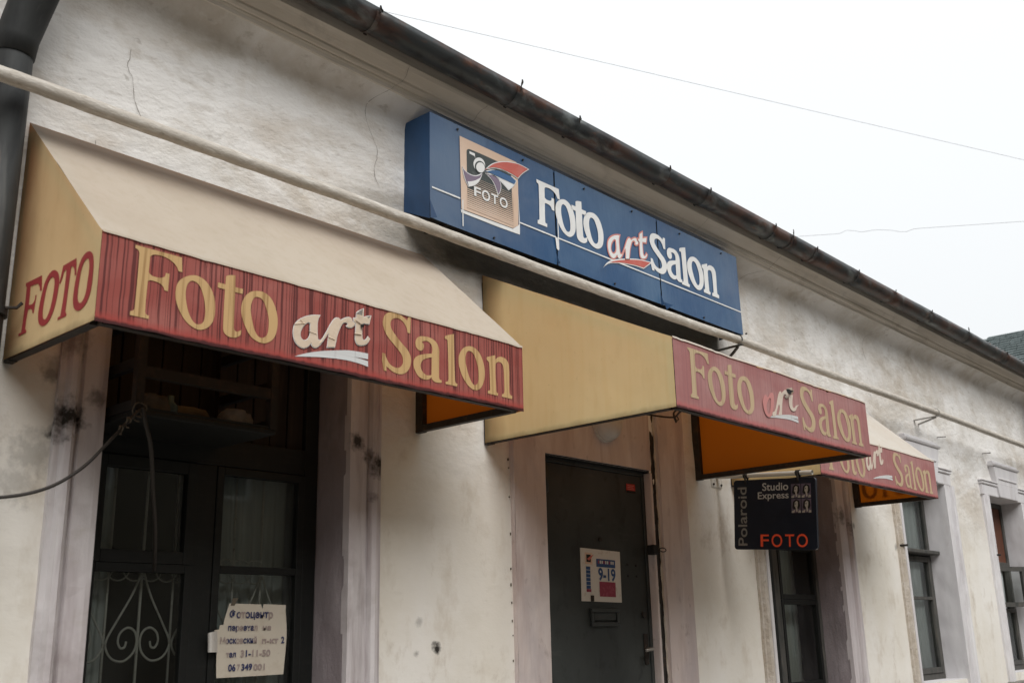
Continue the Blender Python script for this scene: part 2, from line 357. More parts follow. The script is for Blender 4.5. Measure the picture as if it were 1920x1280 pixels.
def valance_mat(name, col, pale, drip, dfac, dcol=(.075, .014, .014)):
    t = NT(name); X, Y, Z = t.sep()
    c = t.mix(t.rng(t.noise((3.5, 3.5, 5), 4), .38, .66), col, pale)
    c = t.mix(t.math('MULTIPLY', t.rng(t.noise((110, 0, 1.6), 3, .6), .48, .7), .22), c, (col[0] * .66, col[1] * .8, col[2] * .9))
    # streaks of dirty water that start at the hem on top and run down for differing lengths
    wob = t.math('MULTIPLY', t.math('SUBTRACT', t.noise((4, 0, 5), 2), .5), .016)
    cx = t.n('ShaderNodeCombineXYZ'); t.l(t.math('ADD', X, wob), cx.inputs[0])
    def line(freq, seed, lo, hi):
        m = t.n('ShaderNodeMapping'); t.l(cx.outputs[0], m.inputs[0]); m.inputs['Scale'].default_value = (freq, 1, 1); m.inputs['Location'].default_value = (seed, 0, 0)
        q = t.n('ShaderNodeTexNoise'); q.noise_dimensions = '2D'; t.l(m.outputs[0], q.inputs['Vector']); q.inputs['Scale'].default_value = 1; q.inputs['Detail'].default_value = 1
        return t.rng(q.outputs['Fac'], lo, hi)
    drips = None
    for fr, sd_, lo, hi in ((58, 1.3, .60, .655), (92, 9.1, .605, .665), (30, 4.7, .645, .67), (130, 14.2, .625, .69)):
        ln = line(fr * .23, sd_ + 50, .28, .56)
        down = t.math('SUBTRACT', 1.32, Z)               # metres below the upper hem
        vis = t.rng(t.math('SUBTRACT', t.math('ADD', t.math('MULTIPLY', ln, .44), .05), down), -.02, .05)
        d = t.math('MULTIPLY', line(fr, sd_, lo, hi), vis); drips = d if drips is None else t.math('MAXIMUM', drips, d)
    c = t.mix(t.math('MULTIPLY', drips, dfac), c, dcol)
    hem = t.math('MULTIPLY', t.rng(t.math('ADD', Z, t.math('MULTIPLY', t.noise((14, 0, 14), 3), .03)), 1.318, 1.338), drip)
    c = t.mix(hem, c, dcol)
    low = t.rng(t.math('ADD', Z, t.math('MULTIPLY', t.noise((24, 0, 3), 3), .03)), 1.035, 1.06, .8, 0)
    c = t.mix(low, c, (col[0] * 1.25, col[1] * .8, col[2] * .8))
    dk = t.rng(t.math('ADD', Z, t.math('MULTIPLY', t.noise((40, 0, 20), 3), .014)), 1.020, 1.030, .9, 0)
    c = t.mix(dk, c, (.03, .008, .009))
    sh = t.bsdf(c, .72, t.bump([(t.noise((5, 5, 3), 3), .2, .02), (t.noise((300, 300, 300), 2), .1, .001)]))
    t.done(sh)
valance_mat('valance_red', (.30, .070, .056), (.36, .115, .095), .85, .82)
valance_mat('valance_faded', (.37, .155, .148), (.44, .235, .222), .15, .30, (.22, .10, .105))
def fabric(name, col, dirt, trans, tcol, topz=None):
    t = NT(name); X, Y, Z = t.sep()
    c = t.mix(t.math('MULTIPLY', t.rng(t.noise((2.2, 2.2, 1.2), 4), .42, .70), .6), col, dirt)
    c = t.mix(t.math('MULTIPLY', t.rng(t.noise((26, 26, 1.6), 4), .48, .66), .4), c, dirt)
    c = t.mix(t.math('MULTIPLY', t.rng(t.noise((7, 7, 3.5), 5, .65, loc=(2, 5, 1)), .56, .74), .25), c, (dirt[0] * .72, dirt[1] * .70, dirt[2] * .68))
    c = t.mix(t.math('MULTIPLY', t.rng(t.noise((60, 60, 40), 3), .68, .76), .35), c, (dirt[0] * .5, dirt[1] * .5, dirt[2] * .5))
    if topz is not None:       # darker towards the wall, and on the sides towards the lower hem
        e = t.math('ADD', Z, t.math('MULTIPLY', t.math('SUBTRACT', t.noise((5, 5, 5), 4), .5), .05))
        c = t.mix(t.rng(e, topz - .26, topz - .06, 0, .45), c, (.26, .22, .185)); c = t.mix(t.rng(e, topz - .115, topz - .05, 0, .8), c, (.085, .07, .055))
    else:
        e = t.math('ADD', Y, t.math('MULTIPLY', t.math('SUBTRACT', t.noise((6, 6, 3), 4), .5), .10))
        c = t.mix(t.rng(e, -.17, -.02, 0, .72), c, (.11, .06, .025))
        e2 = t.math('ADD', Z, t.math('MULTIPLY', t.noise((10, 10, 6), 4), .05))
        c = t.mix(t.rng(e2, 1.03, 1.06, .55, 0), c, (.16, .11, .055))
    if topz is None:           # inner faces coloured deep orange to imitate light coming through the cloth
        bk = t.n('ShaderNodeNewGeometry').outputs['Backfacing']; c = t.mix(bk, c, (.36, .135, .02))
    nm = t.bump([(t.noise((3, 3, 3), 3), .25, .03), (t.noise(240, 2), .12, .001)])
    d = t.bsdf(c, .8, nm, spec=.2)
    tr = t.n('ShaderNodeBsdfTranslucent'); tr.inputs[0].default_value = (*tcol, 1)
    ms = t.n('ShaderNodeMixShader'); ms.inputs[0].default_value = trans; t.l(d, ms.inputs[1]); t.l(tr.outputs[0], ms.inputs[2]); t.done(ms.outputs[0])
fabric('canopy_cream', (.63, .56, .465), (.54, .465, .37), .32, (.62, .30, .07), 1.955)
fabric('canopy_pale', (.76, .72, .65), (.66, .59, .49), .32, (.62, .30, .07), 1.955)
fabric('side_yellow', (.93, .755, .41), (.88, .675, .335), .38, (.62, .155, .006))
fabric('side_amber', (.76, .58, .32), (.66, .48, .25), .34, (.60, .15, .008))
def glass_mat(name, tint, rough):
    t = NT(name); g = t.n('ShaderNodeBsdfGlossy'); g.inputs['Roughness'].default_value = rough; g.inputs[0].default_value = (.9, .95, .95, 1)
    tr = t.n('ShaderNodeBsdfTransparent'); tr.inputs[0].default_value = (*tint, 1)
    df = t.n('ShaderNodeBsdfDiffuse'); df.inputs[0].default_value = (.09, .093, .088, 1)
    fr = t.n('ShaderNodeFresnel'); fr.inputs[0].default_value = 1.45
    nm = t.bump([(t.noise(1.3, 1), .05, .02)]); t.l(nm, g.inputs['Normal']); t.l(nm, fr.inputs['Normal'])
    dirt = t.rng(t.noise((5, 5, 2.5), 5), .4, .75, .03, .16)
    m0 = t.n('ShaderNodeMixShader'); t.l(dirt, m0.inputs[0]); t.l(tr.outputs[0], m0.inputs[1]); t.l(df.outputs[0], m0.inputs[2])
    m1 = t.n('ShaderNodeMixShader'); t.l(fr.outputs[0], m1.inputs[0]); t.l(m0.outputs[0], m1.inputs[1]); t.l(g.outputs[0], m1.inputs[2]); t.done(m1.outputs[0])
glass_mat('glass', (.86, .90, .89), .02)

# ------------------------------------------------------------------ ground
g = MB(); g.box(-150, 200, -200, 200, -EYE - .25, -EYE - .14)
tag(g.build('street', 'asphalt'), kind='structure')
g = MB(); g.box(-60, 60, -2.4, -.004, -EYE - .13, -EYE)
tag(g.build('pavement', 'paving', bevel=.02), kind='structure')

# ------------------------------------------------------------------ the plastered house
house = thing('plaster_house', 'long single-storey white plastered house with lilac window surrounds and moulded eaves', 'house', (6.5, 0, -EYE))
OPEN = [(1.87, 3.07, -.46, 1.38), (6.92, 8.15, -.46, 1.38), (9.47, 10.63, -.46, 1.38), (11.94, 13.02, -.46, 1.38)]
DOOR = (4.50, 5.53, -1.10, 1.005)
HX0, HX1, HTOP = -3.0, 15.2, 2.95
def wdisp(x, z):
    k_ = .45 if z < .9 else 1.0
    return k_ * (.010 * fbm(x * 1.1, z * 1.1, 3.1, 2) + .006 * fbm(x * 3.1, z * 4.2, 8.2, 3))
def wy(x, z):     # plaster surface with the cove that sweeps out under the eaves
    if z > 2.64: t_ = (z - 2.64) / .105; return wdisp(x, z) * (1 - .6 * min(1, t_)) - .137 * min(1, t_) ** 2.2
    return wdisp(x, z)
def lines(a, b, cuts, st):
    base = [a]
    for c in sorted(cuts) + [b]:
        n = max(1, round((c - base[-1]) / st)); s0 = base[-1]
        base += [s0 + (c - s0) * (i + 1) / n for i in range(n)]
    return base
holes = OPEN + [DOOR]
xs = lines(HX0, HX1, [q for o in holes for q in o[:2]], .055)
zs = lines(-EYE - .14, 2.748, [-1.10, -.46, 1.005, 1.38, 2.64, 2.67, 2.70, 2.725], .055)
mb = MB(); idx = {}
for j, z in enumerate(zs):
    for i, x in enumerate(xs):
        near = any(o[0] - .05 < x < o[1] + .05 and o[2] - .05 < z < o[3] + .05 for o in holes)
        idx[i, j] = len(mb.v); mb.v.append((x, (0 if near else wy(x, z)), z))
for j in range(len(zs) - 1):
    for i in range(len(xs) - 1):
        cx, cz = (xs[i] + xs[i + 1]) / 2, (zs[j] + zs[j + 1]) / 2
        if any(o[0] < cx < o[1] and o[2] < cz < o[3] for o in holes): continue
        mb.f.append((idx[i, j], idx[i + 1, j], idx[i + 1, j + 1], idx[i, j + 1]))
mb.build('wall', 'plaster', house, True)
mb = MB(); mb.box(HX0, HX0 + .3, .02, 7, -EYE - .14, HTOP); mb.box(HX1 - .3, HX1, .02, 7, -EYE - .14, HTOP); mb.box(HX0 + .3, HX1 - .3, 6.7, 7, -EYE - .14, HTOP)
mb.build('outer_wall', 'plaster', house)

# eaves moulding
PROF = [(-.06, 2.745), (-.137, 2.744), (-.139, 2.762), (-.146, 2.768), (-.148, 2.775), (-.158, 2.777), (-.166, 2.79), (-.168, 2.802), (-.178, 2.806), (-.21, 2.838), (-.232, 2.858), (-.235, 2.93), (.02, 2.93)]
def cy(z):
    for (y0, z0), (y1, z1) in zip(PROF, PROF[1:]):
        if z0 <= z <= z1 and z1 > z0: return y0 + (y1 - y0) * (z - z0) / (z1 - z0)
    return 0
mb = MB(); N = 280; np_ = len(PROF)
for i in range(N + 1):
    x = HX0 + (HX1 - HX0) * i / N
    for k, (y, z) in enumerate(PROF):
        wy_ = .005 * fbm(x * .8, k * .4, 1.5, 3); wz = .006 * fbm(x * .5, 3.7, k * .15, 3)
        if .01 < y: wy_ = wz = 0
        mb.v.append((x, y + wy_, z + wz))
for i in range(N):
    for k in range(np_ - 1): mb.f.append((i * np_ + k, (i + 1) * np_ + k, (i + 1) * np_ + k + 1, i * np_ + k + 1))
corn = mb.build('eaves_moulding', 'cornice', house, False)

# roof: corrugated sheet edge over the gutter
mb = MB(); n = 1100
for s in range(n + 1):
    x = HX0 - .3 + (HX1 - HX0 + .6) * s / n; a = .016 * math.sin(x * 2 * math.pi / .15)
    mb.v += [(x, -.29, 2.985 + a), (x, 3.5, 4.95 + a), (x, -.29, 2.97 + a)]
for s in range(n): q = s * 3; mb.f += [(q, q + 3, q + 4, q + 1), (q, q + 2, q + 5, q + 3)]
roof = mb.build('roof', 'roof_metal', house, True)
mb = MB(); mb.add([(HX0 - .3, 3.49, 4.95), (HX1 + .3, 3.49, 4.95), (HX1 + .3, 7.3, 2.93), (HX0 - .3, 7.3, 2.93)], [(0, 1, 2, 3)]); mb.build('rear_slope', 'roof_metal', house)
for gx in (HX0, HX1): mb = MB(); mb.add([(gx, -.2, 2.93), (gx, 7, 2.93), (gx, 3.5, 4.9)], [(0, 1, 2)]); mb.build('gable', 'plaster', house)
mb = MB(); mb.box(HX0, HX1, -.2, 7, 2.925, 2.935); mb.build('ceiling_deck', 'brown_board', house)

# surrounds --------------------------------------------------------------
def jamb(x_in, x_out, z0, z1, mat, name='jamb_moulding', proud=.03):
    """vertical moulding; profile across from the opening edge to the outer edge"""
    s = 1 if x_out > x_in else -1; L = abs(x_out - x_in)
    pr = [(0, .015), (0, -proud), (.12, -proud - .004), (.50, -proud), (.54, -proud * .55), (.60, -proud * .55), (.64, -proud - .014), (.72, -proud - .024), (.82, -proud - .018), (.88, -proud * .8), (1.0, -proud * .7), (1.0, .015)]
    mb = MB(); nz = max(2, int((z1 - z0) / .05)); m = len(pr)
    for j in range(nz + 1):
        z = z0 + (z1 - z0) * j / nz
        for k, (u, y) in enumerate(pr):
            jit = .005 * fbm(z * 5, u * 3 + x_in * 7, 2, 3) if 0 < k < m - 1 else .006 * fbm(z * 9, x_in * 5, 5, 3)
            mb.v.append((x_in + s * (u * L) + jit * (.7 if k > 2 else .12), y + (jit if 1 < k < m - 1 else 0), z))
    for j in range(nz):
        for k in range(m - 1):
            q = (j * m + k, j * m + k + 1, (j + 1) * m + k + 1, (j + 1) * m + k); mb.f.append(q if s > 0 else q[::-1])
    mb.f += [tuple(range(m)), tuple(nz * m + k for k in range(m - 1, -1, -1))]
    return mb.build(name, mat, house)
def head(x0, x1, z, mat, key):
    w = .19; mb = MB(); mb.box(x0 - w, x1 + w, -.032, .012, z, z + .115); mb.box(x0 - w - .01, x1 + w + .01, -.045, .012, z + .116, z + .145); mb.box(x0 - w - .02, x1 + w + .02, -.056, .012, z + .146, z + .164)
    hd = mb.build('lintel_moulding', mat, house, bevel=.008)
    if key:
        c = (x0 + x1) / 2 + .07; a, b = .30, .42
        mb = MB(); q = lambda zz, ww, yy: [(c - ww, yy, zz), (c + ww, yy, zz), (c + ww, .01, zz), (c - ww, .01, zz)]
        mb.hexa(q(z + .002, a, -.052) + q(z + .34, b - .01, -.058)); mb.hexa(q(z + .341, b + .008, -.068) + q(z + .37, b + .014, -.080)); mb.hexa(q(z + .371, b - .01, -.06) + q(z + .405, b - .01, -.052))
        mb.box(c - .3, c + .3, -.066, -.05, z + .20, z + .222)
        mb.build('keystone', mat, house, bevel=.008)
for k, (x0, x1, z0, z1) in enumerate(OPEN):
    m = ('lilac', 'lilac', 'pale_lilac', 'pale_lilac')[k]
    jamb(x0, x0 - (.185, .13, .13, .17)[k], z0 - .08, z1, m if k in (0, 3) else 'mortar'); jamb(x1, x1 + (.195, .26, .26, .2)[k], z0 - .08, z1, m)
    if k in (1, 2):   # thin painted edge left on the worn jamb
        mb = MB(); mb.box(x0 - .035, x0 + .004, -.042, .012, z0 - .08, z1); mb.build('jamb_edge', 'pale_lilac', house, bevel=.006)
    head(x0, x1, z1, m, k > 1)
    mb = MB(); mb.box(x0 - .2, x1 + .2, -.09, .03, z0 - .14, z0 - .081); mb.build('sill', 'stone', house, bevel=.01)
    # reveal: rough sides, head and base as far as the window frame, then the room beyond
    mb = MB()
    for sx in (x0, x1):
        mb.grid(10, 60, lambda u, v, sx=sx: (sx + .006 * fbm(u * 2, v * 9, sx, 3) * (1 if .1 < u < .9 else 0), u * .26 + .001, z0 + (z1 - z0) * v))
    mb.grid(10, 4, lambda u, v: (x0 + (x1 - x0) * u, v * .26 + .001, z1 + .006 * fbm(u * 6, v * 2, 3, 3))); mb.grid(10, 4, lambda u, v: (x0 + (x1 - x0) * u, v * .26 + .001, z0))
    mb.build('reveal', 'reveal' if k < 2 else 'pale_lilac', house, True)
    mb = MB(); a, b = x0 - .3, x1 + .3
    mb.add([(x0, .26, z0), (x1, .26, z0), (x1, .26, z1), (x0, .26, z1), (a, .27, z0 - .1), (b, .27, z0 - .1), (b, .27, z1 + .1), (a, .27, z1 + .1), (a, 1.6, z0 - .1), (b, 1.6, z0 - .1), (b, 1.6, z1 + .1), (a, 1.6, z1 + .1)],
           [(0, 1, 5, 4), (1, 2, 6, 5), (2, 3, 7, 6), (3, 0, 4, 7), (4, 5, 9, 8), (5, 6, 10, 9), (6, 7, 11, 10), (7, 4, 8, 11), (8, 9, 10, 11)])
    mb.build('room_beyond', 'room', house)

# door surround: flat lilac bands, head panel, dark chase beside the right band
dx0, dx1, dz0, dz1 = DOOR
def band(x0, x1, z0, z1, y, mat, name):
    mb = MB(); nx = max(2, int((x1 - x0) / .06)); nz = max(2, int((z1 - z0) / .06))
    mb.grid(nx, nz, lambda u, v: (x0 + (x1 - x0) * u, y + .004 * fbm(x0 + u * (x1 - x0) * 4, v * (z1 - z0) * 4, 6, 3), z0 + (z1 - z0) * v))
    for xa, xb, za, zb in ((x0, x0, z0, z1), (x1, x1, z0, z1), (x0, x1, z0, z0), (x0, x1, z1, z1)):
        mb.add([(xa, y, za), (xb, y, zb), (xb, .012, zb), (xa, .012, za)], [(0, 1, 2, 3)])
    return mb.build(name, mat, house)
band(4.205, 4.47, -1.25, 1.9, -.030, 'glow_tinted_lilac', 'door_band'); band(5.605, 5.905, -1.25, 1.9, -.032, 'glow_tinted_lilac', 'door_band'); band(4.474, 5.535, 1.012, 1.9, -.014, 'glow_tinted_lilac', 'door_head_panel')
mb = MB(); mb.box(4.471, 4.499, .0, .07, -1.1, 1.03); mb.box(5.531, 5.552, -.01, .07, -1.1, 1.0); mb.build('door_edge_plaster', 'glow_tinted_lilac', house, bevel=.006)
mb = MB(); mb.grid(2, 120, lambda u, v: (5.553 + .016 * fbm(v * 30, 1, 3, 3) * (u < .5) + (.042 + .014 * fbm(v * 24, 5, 1, 3)) * u, -.004 + .006 * fbm(v * 40, u, 2, 2), -1.24 + 3.1 * v)); mb.build('wall_chase', 'dark_steel', house)
mb = MB(); mb.grid(2, 90, lambda u, v: (5.586 + .012 * fbm(v * 26, 9, 3, 3) * (u < .5) + .020 * u, -.010 - .008 * fbm(v * 30, u * 2, 7, 2), -1.24 + 3.1 * v)); mb.build('chase_edge', 'mortar', house)
mb = MB(); mb.box(dx0, dx1, .16, .18, dz0, dz1 + .02); mb.box(dx0, dx1, -.002, .16, dz1 + .001, dz1 + .011); mb.build('door_backing', 'black', house)
# worn line of plaster left of the door band
mb = MB(); z = -1.2
while z < 1.0:
    h = .006 + .016 * rnd.random() ** 2; ox_ = .010 * rnd.random(); mb.box(4.195 - ox_, 4.199 - ox_, -.007, .01, z, z + h); z += h + .03 + .16 * rnd.random()
tag(mb.build('crumbled_edge', 'rag', house), kind='stuff')

# door ------------------------------------------------------------------
def pxy(px, py, y): q = aty(px, py, y); return q
mb = MB(); mb.grid(12, 24, lambda u, v: (dx0 + .055 + (dx1 - dx0 - .085) * u, .050 + .0016 * fbm(u * 4, v * 7, 1, 2), dz0 + .02 + (dz1 - dz0 - .05) * v))
X0, X1, Z0, Z1 = dx0 + .055, dx1 - .03, dz0 + .02, dz1 - .03
for a, b in (((X0, Z0), (X0, Z1)), ((X1, Z0), (X1, Z1)), ((X0, Z1), (X1, Z1)), ((X0, Z0), (X1, Z0))):
    mb.add([(a[0], .05, a[1]), (b[0], .05, b[1]), (b[0], .09, b[1]), (a[0], .09, a[1])], [(0, 1, 2, 3)])
door = mb.build('door', 'door_paint', house, True); tag(door, 'dark grey-green steel door under the middle awning')
def sub(o): return o
mb = MB(); mb.box(dx0, dx0 + .045, .035, .15, dz0, dz1); mb.box(dx0 + .046, dx1, .04, .15, dz1 - .026, dz1 + .001); mb.box(dx1 - .026, dx1, .04, .15, dz0, dz1 - .027); mb.build('door_frame', 'door_paint', house, bevel=.004)
for zz in (.80, -.55):
    mb = MB(); mb.tube([(dx0 + .05, .036, zz), (dx0 + .05, .036, zz + .16)], .013, 10); mb.build('hinge', 'door_paint', door, True)
a, b = pxy(1105, 1140, .05), pxy(1158, 1173, .05); xa, xb, za, zb = a.x, b.x, b.z, a.z
mb = MB(); f_ = .022
mb.box(xa, xb, .030, .049, zb - f_, zb); mb.box(xa, xb, .030, .049, za, za + f_); mb.box(xa, xa + f_, .030, .049, za + f_ + .001, zb - f_ - .001); mb.box(xb - f_, xb, .030, .049, za + f_ + .001, zb - f_ - .001)
mb.build('letter_slot', 'door_paint', door, bevel=.004)
mb = MB(); mb.box(xa + f_ + .008, xb - f_ - .008, .036, .046, za + f_ + .012, zb - f_ - .004); mb.build('slot_flap', 'door_paint', door, bevel=.002)
h0, h1 = pxy(1207, 1187, .05), pxy(1213, 1245, .05)
mb = MB(); mb.box(h0.x - .008, h0.x + .03, .040, .049, h1.z, h0.z); mb.build('handle_plate', 'rust_steel', door, bevel=.004)
hc = pxy(1211, 1222, .05); mb = MB(); mb.tube([(h0.x + .011, .045, hc.z + .02), (h0.x + .011, -.005, hc.z + .02), (h0.x + .003, -.012, hc.z + .018), (h0.x - .075, -.014, hc.z + .012)], .009, 8); mb.build('handle', 'zinc', door, True)
q = pxy(1206, 1152, .05); mb = MB(); mb.tube([(q.x, .049, q.z), (q.x, .036, q.z)], .02, 14); mb.build('lock', 'dark_steel', door)
q = pxy(1124, 1011, .05); mb = MB(); mb.tube([(q.x, .049, q.z), (q.x, .040, q.z)], .013, 12); mb.build('peephole', 'dark_steel', door)
for px, py in ((1176, 1058), (1192, 1060), (1177, 1079), (1193, 1080)):
    q = pxy(px, py, .05); mb = MB(); mb.tube([(q.x, .0495, q.z), (q.x, .046, q.z)], .007, 8); mb.build('bolt', 'black', door)
mb = MB(); mb.box(4.2, 5.9, -.42, -.035, -EYE + .001, -1.36); mb.box(4.2, 5.9, -.2, -.034, -1.359, -1.12); mb.build('doorstep', 'stone', house, bevel=.015)

# windows ----------------------------------------------------------------
def bars(name, lst, y0, y1, mat, parent, bevel=.003):
    mb = MB()
    for (xa, xb, za, zb) in lst: mb.box(xa, xb, y0, y1, za, zb)
    return mb.build(name, mat, parent, bevel=bevel)
def frame4(xa, xb, za, zb, t): return [(xa, xa + t, za, zb), (xb - t, xb, za, zb), (xa + t + .0005, xb - t - .0005, zb - t, zb), (xa + t + .0005, xb - t - .0005, za, za + t)]
def pane(xa, xb, za, zb, y, parent):
    mb = MB(); mb.add([(xa, y, za), (xb, y, za), (xb, y, zb), (xa, y, zb)], [(0, 1, 2, 3)]); return mb.build('pane', 'glass', parent)
def pleats(name, xa, xb, za, zb, y, mat, parent, amp=.012, per=.06):
    mb = MB(); n = max(8, int((xb - xa) / per * 8))
    mb.grid(n, 6, lambda u, v: (xa + (xb - xa) * u, y + amp * math.sin((xa + (xb - xa) * u) / per * 6.283) + .01 * fbm(u * 3, v * 2, xa, 2), za + (zb - za) * v))
    return mb.build(name, mat, parent, True)

# window under the first awning
x0, x1, z0, z1 = OPEN[0]
win = bars('window', frame4(x0 + .01, x1 - .005, z0, z1, .075) + [(2.425, 2.52, z0 + .076, .76), (x0 + .086, x1 - .081, .761, .88)], .205, .255, 'dark_wood', house, .004)
tag(win, 'dark-painted window with scrolled grille behind the glass')
bars('sash', frame4(1.96, 2.424, .33, .758, .05), .195, .235, 'dark_wood', win); pane(2.008, 2.376, .378, .71, .215, win)
bars('sash', frame4(1.96, 2.424, z0 + .078, .3295, .036), .20, .24, 'dark_wood', win); pane(1.986, 2.398, z0 + .1, .292, .215, win)
bars('sash', frame4(2.521, 2.988, z0 + .078, .758, .035) + [(2.557, 2.952, .30, .332)], .20, .24, 'dark_wood', win); pane(2.554, 2.955, .33, .725, .215, win); pane(2.554, 2.955, z0 + .11, .302, .2151, win)
for k in range(11):
    xa = 1.958 + k * .094; mb = MB(); mb.box(xa, xa + .088, .226 + .006 * rnd.random(), .25, .881, 1.304); mb.build('board', 'brown_board', win, bevel=.003)
pleats('curtain', 1.92, 2.13, z0, .76, .36, 'curtain', win); pleats('curtain', 2.47, 3.05, z0, .76, .36, 'curtain', win)
# wrought grille behind the panes
def grille(parent, cxs, apex, half, H, y, zlo, zhi):
    mb = MB()
    for c in cxs:
        mb.tube([(c, y, zlo), (c, y, zhi)], .006, 8)
        for s in (-1, 1):
            L = [(.02, 0), (.30, -.35), (.72, -.72), (1.0, -.98), (.97, -1.13), (.75, -1.25), (.42, -1.27), (.14, -1.16), (.05, -1.0), (.14, -.86), (.36, -.81), (.58, -.88), (.64, -1.0), (.55, -1.09), (.42, -1.08), (.38, -1.0)]
            mb.tube(spline([(c + s * u * half, y - .008, apex + v * H) for u, v in L], 5), .0048, 6)
    for c0, c1 in zip(cxs, cxs[1:]):
        m = (c0 + c1) / 2; mb.tube([(m, y, zlo), (m, y, zhi)], .005, 8)
    for z_, sg in ((apex + .012, 1), (apex + .008, -1)):
        for c in [c0 + (c1 - c0) * f for c0, c1 in zip(cxs, cxs[1:]) for f in (.0, .25, .5, .75)]:
            mb.tube([(c + .05 * math.cos(t) + .036, y - .006, z_ + sg * .05 * math.sin(t)) for t in [math.pi * i / 10 for i in range(11)]], .003, 6)
    return mb.build('window_grille', 'grille_paint', parent, True)
grille(win, [1.96, 2.25, 2.54, 2.83], .306, .137, .28, .30, z0, .75)

# the other windows
def big_window(k, lights, label):
    x0, x1, z0, z1 = OPEN[k]; t = .055
    win = bars('window', frame4(x0 + .008, x1 - .008, z0, z1, t) + lights, .195, .25, 'grey_wood', house, .004); tag(win, label); return win
x0, x1, z0, z1 = OPEN[1]; mid = 7.44
w2 = big_window(1, [(mid - .045, mid + .045, z0 + .056, .66), (x0 + .064, x1 - .064, .661, .76)], 'tall dark casement window beside the hanging sign')
for xa, xb in ((x0 + .064, mid - .046), (mid + .046, x1 - .064)):
    for za, zb in ((z0 + .057, .245), (.247, .66)):
        bars('sash', frame4(xa, xb, za, zb, .038), .19, .235, 'dark_wood', w2); pane(xa + .036, xb - .036, za + .036, zb - .036, .21, w2)
pane(x0 + .062, x1 - .062, .758, z1 - .054, .21, w2)
pleats('curtain', x0 + .02, mid + .16, z0, z1, .30, 'net_curtain', w2, .01); pleats('curtain', mid + .30, x1 - .02, z0, z1, .40, 'curtain', w2, .008)
x0, x1, z0, z1 = OPEN[2]; m3 = 9.93
w3 = big_window(2, [(m3 - .03, m3 + .03, z0 + .056, .69), (x0 + .064, x1 - .064, .691, .74), (m3 - .02, m3 + .02, .741, z1 - .056)], 'weathered grey window with a projecting ledge across it')
mb = MB(); mb.box(x0 + .01, x1 - .002, .10, .194, .70, .735); mb.build('ledge', 'grey_wood', w3, bevel=.006)
for xa, xb in ((x0 + .064, m3 - .031), (m3 + .031, x1 - .064)):
    bars('sash', frame4(xa, xb, z0 + .057, .68, .05) + [(xa + .051, xb - .051, .27, .30)], .185, .235, 'grey_wood', w3); pane(xa + .048, xb - .048, z0 + .1, .275, .21, w3); pane(xa + .048, xb - .048, .295, .635, .2101, w3)
for xa, xb in ((x0 + .062, m3 - .019), (m3 + .019, x1 - .062)): pane(xa, xb, .742, z1 - .054, .212, w3)
pleats('curtain', x0 + .02, x1 - .02, z0, z1, .285, 'net_curtain', w3, .008, .09)
x0, x1, z0, z1 = OPEN[3]; m4 = 12.46
w4 = big_window(3, [(m4 - .03, m4 + .03, z0 + .056, z1 - .056), (x0 + .064, m4 - .031, .66, .71), (m4 + .031, x1 - .064, .66, .71)], 'weathered window with a small vent sash swung open')
mb = MB(); mb.box(m4 + .031, x1 - .064, .214, .23, .711, z1 - .056); mb.build('board', 'orange_board', w4); pane(x0 + .062, m4 - .029, .708, z1 - .054, .212, w4)
bars('sash', frame4(m4 + .031, x1 - .064, z0 + .057, .20, .045), .185, .235, 'grey_wood', w4); pane(m4 + .074, x1 - .106, z0 + .1, .157, .21, w4)
bars('sash', frame4(x0 + .064, m4 - .031, z0 + .057, .65, .045), .185, .235, 'grey_wood', w4); pane(x0 + .107, m4 - .074, z0 + .1, .607, .21, w4)
# vent sash swung out on its outer side
ang = R(22); hx = m4 + .034; ex = x1 - .07
def swing(x, y): d = x - hx; return (hx + d * math.cos(ang) + y * math.sin(ang), .185 - d * math.sin(ang) + y * math.cos(ang))
mb = MB()
for (xa, xb, za, zb) in frame4(hx, ex, .215, .655, .05):
    p = [swing(xa, 0), swing(xb, 0), swing(xb, .035), swing(xa, .035)]
    mb.hexa([(*q, za) for q in p] + [(*q, zb) for q in p])
mb.build('vent_sash', 'grey_wood', w4)
A, B = swing(hx + .048, .015), swing(ex - .048, .015); mb = MB(); mb.add([(*A, .262), (*B, .262), (*B, .607), (*A, .607)], [(0, 1, 2, 3)]); mb.build('pane', 'glass', w4)
pleats('curtain', x0 + .02, x1 - .02, z0, z1, .285, 'net_curtain', w4, .008, .09)

# hairline cracks in the eaves and wall (real gaps shown as thin dark ribbons lying on the surface)
def crack(pts, wd):
    P = spline([(x, 0, z) for x, z in pts], 5); mb = MB(); q = []
    for i, p in enumerate(P):
        x = p.x + .008 * fbm(p.z * 23, p.x * 11, 4, 3); z = p.z + .005 * fbm(p.x * 19, p.z * 9, 9, 3)
        y = (cy(z) - .007 if z > 2.745 else wy(x, z) - .003) if z < 2.856 else -.24
        ww = wd * .62 * (.5 + 1.0 * rnd.random()) * (.3 if i in (0, len(P) - 1) else 1); q.append(((x - ww / 2, y, z), (x + ww / 2, y, z)))
    for (a, b), (c, d) in zip(q, q[1:]): mb.add([a, b, d, c], [(0, 1, 2, 3)])
    mb.build('crack', 'crack', house)
crack([(3.24, 2.855), (3.25, 2.80), (3.22, 2.765), (3.20, 2.74), (3.15, 2.70), (3.14, 2.66), (3.16, 2.58), (3.21, 2.50), (3.23, 2.42), (3.21, 2.33), (3.24, 2.26)], .0032)
crack([(3.83, 2.856), (3.80, 2.82), (3.795, 2.79), (3.77, 2.76), (3.76, 2.745)], .006)
crack([(6.12, 2.856), (6.1, 2.80), (6.06, 2.76), (6.04, 2.70)], .004); crack([(7.2, 2.855), (7.16, 2.78), (7.12, 2.74), (7.0, 2.70), (6.9, 2.62), (6.88, 2.5)], .005)
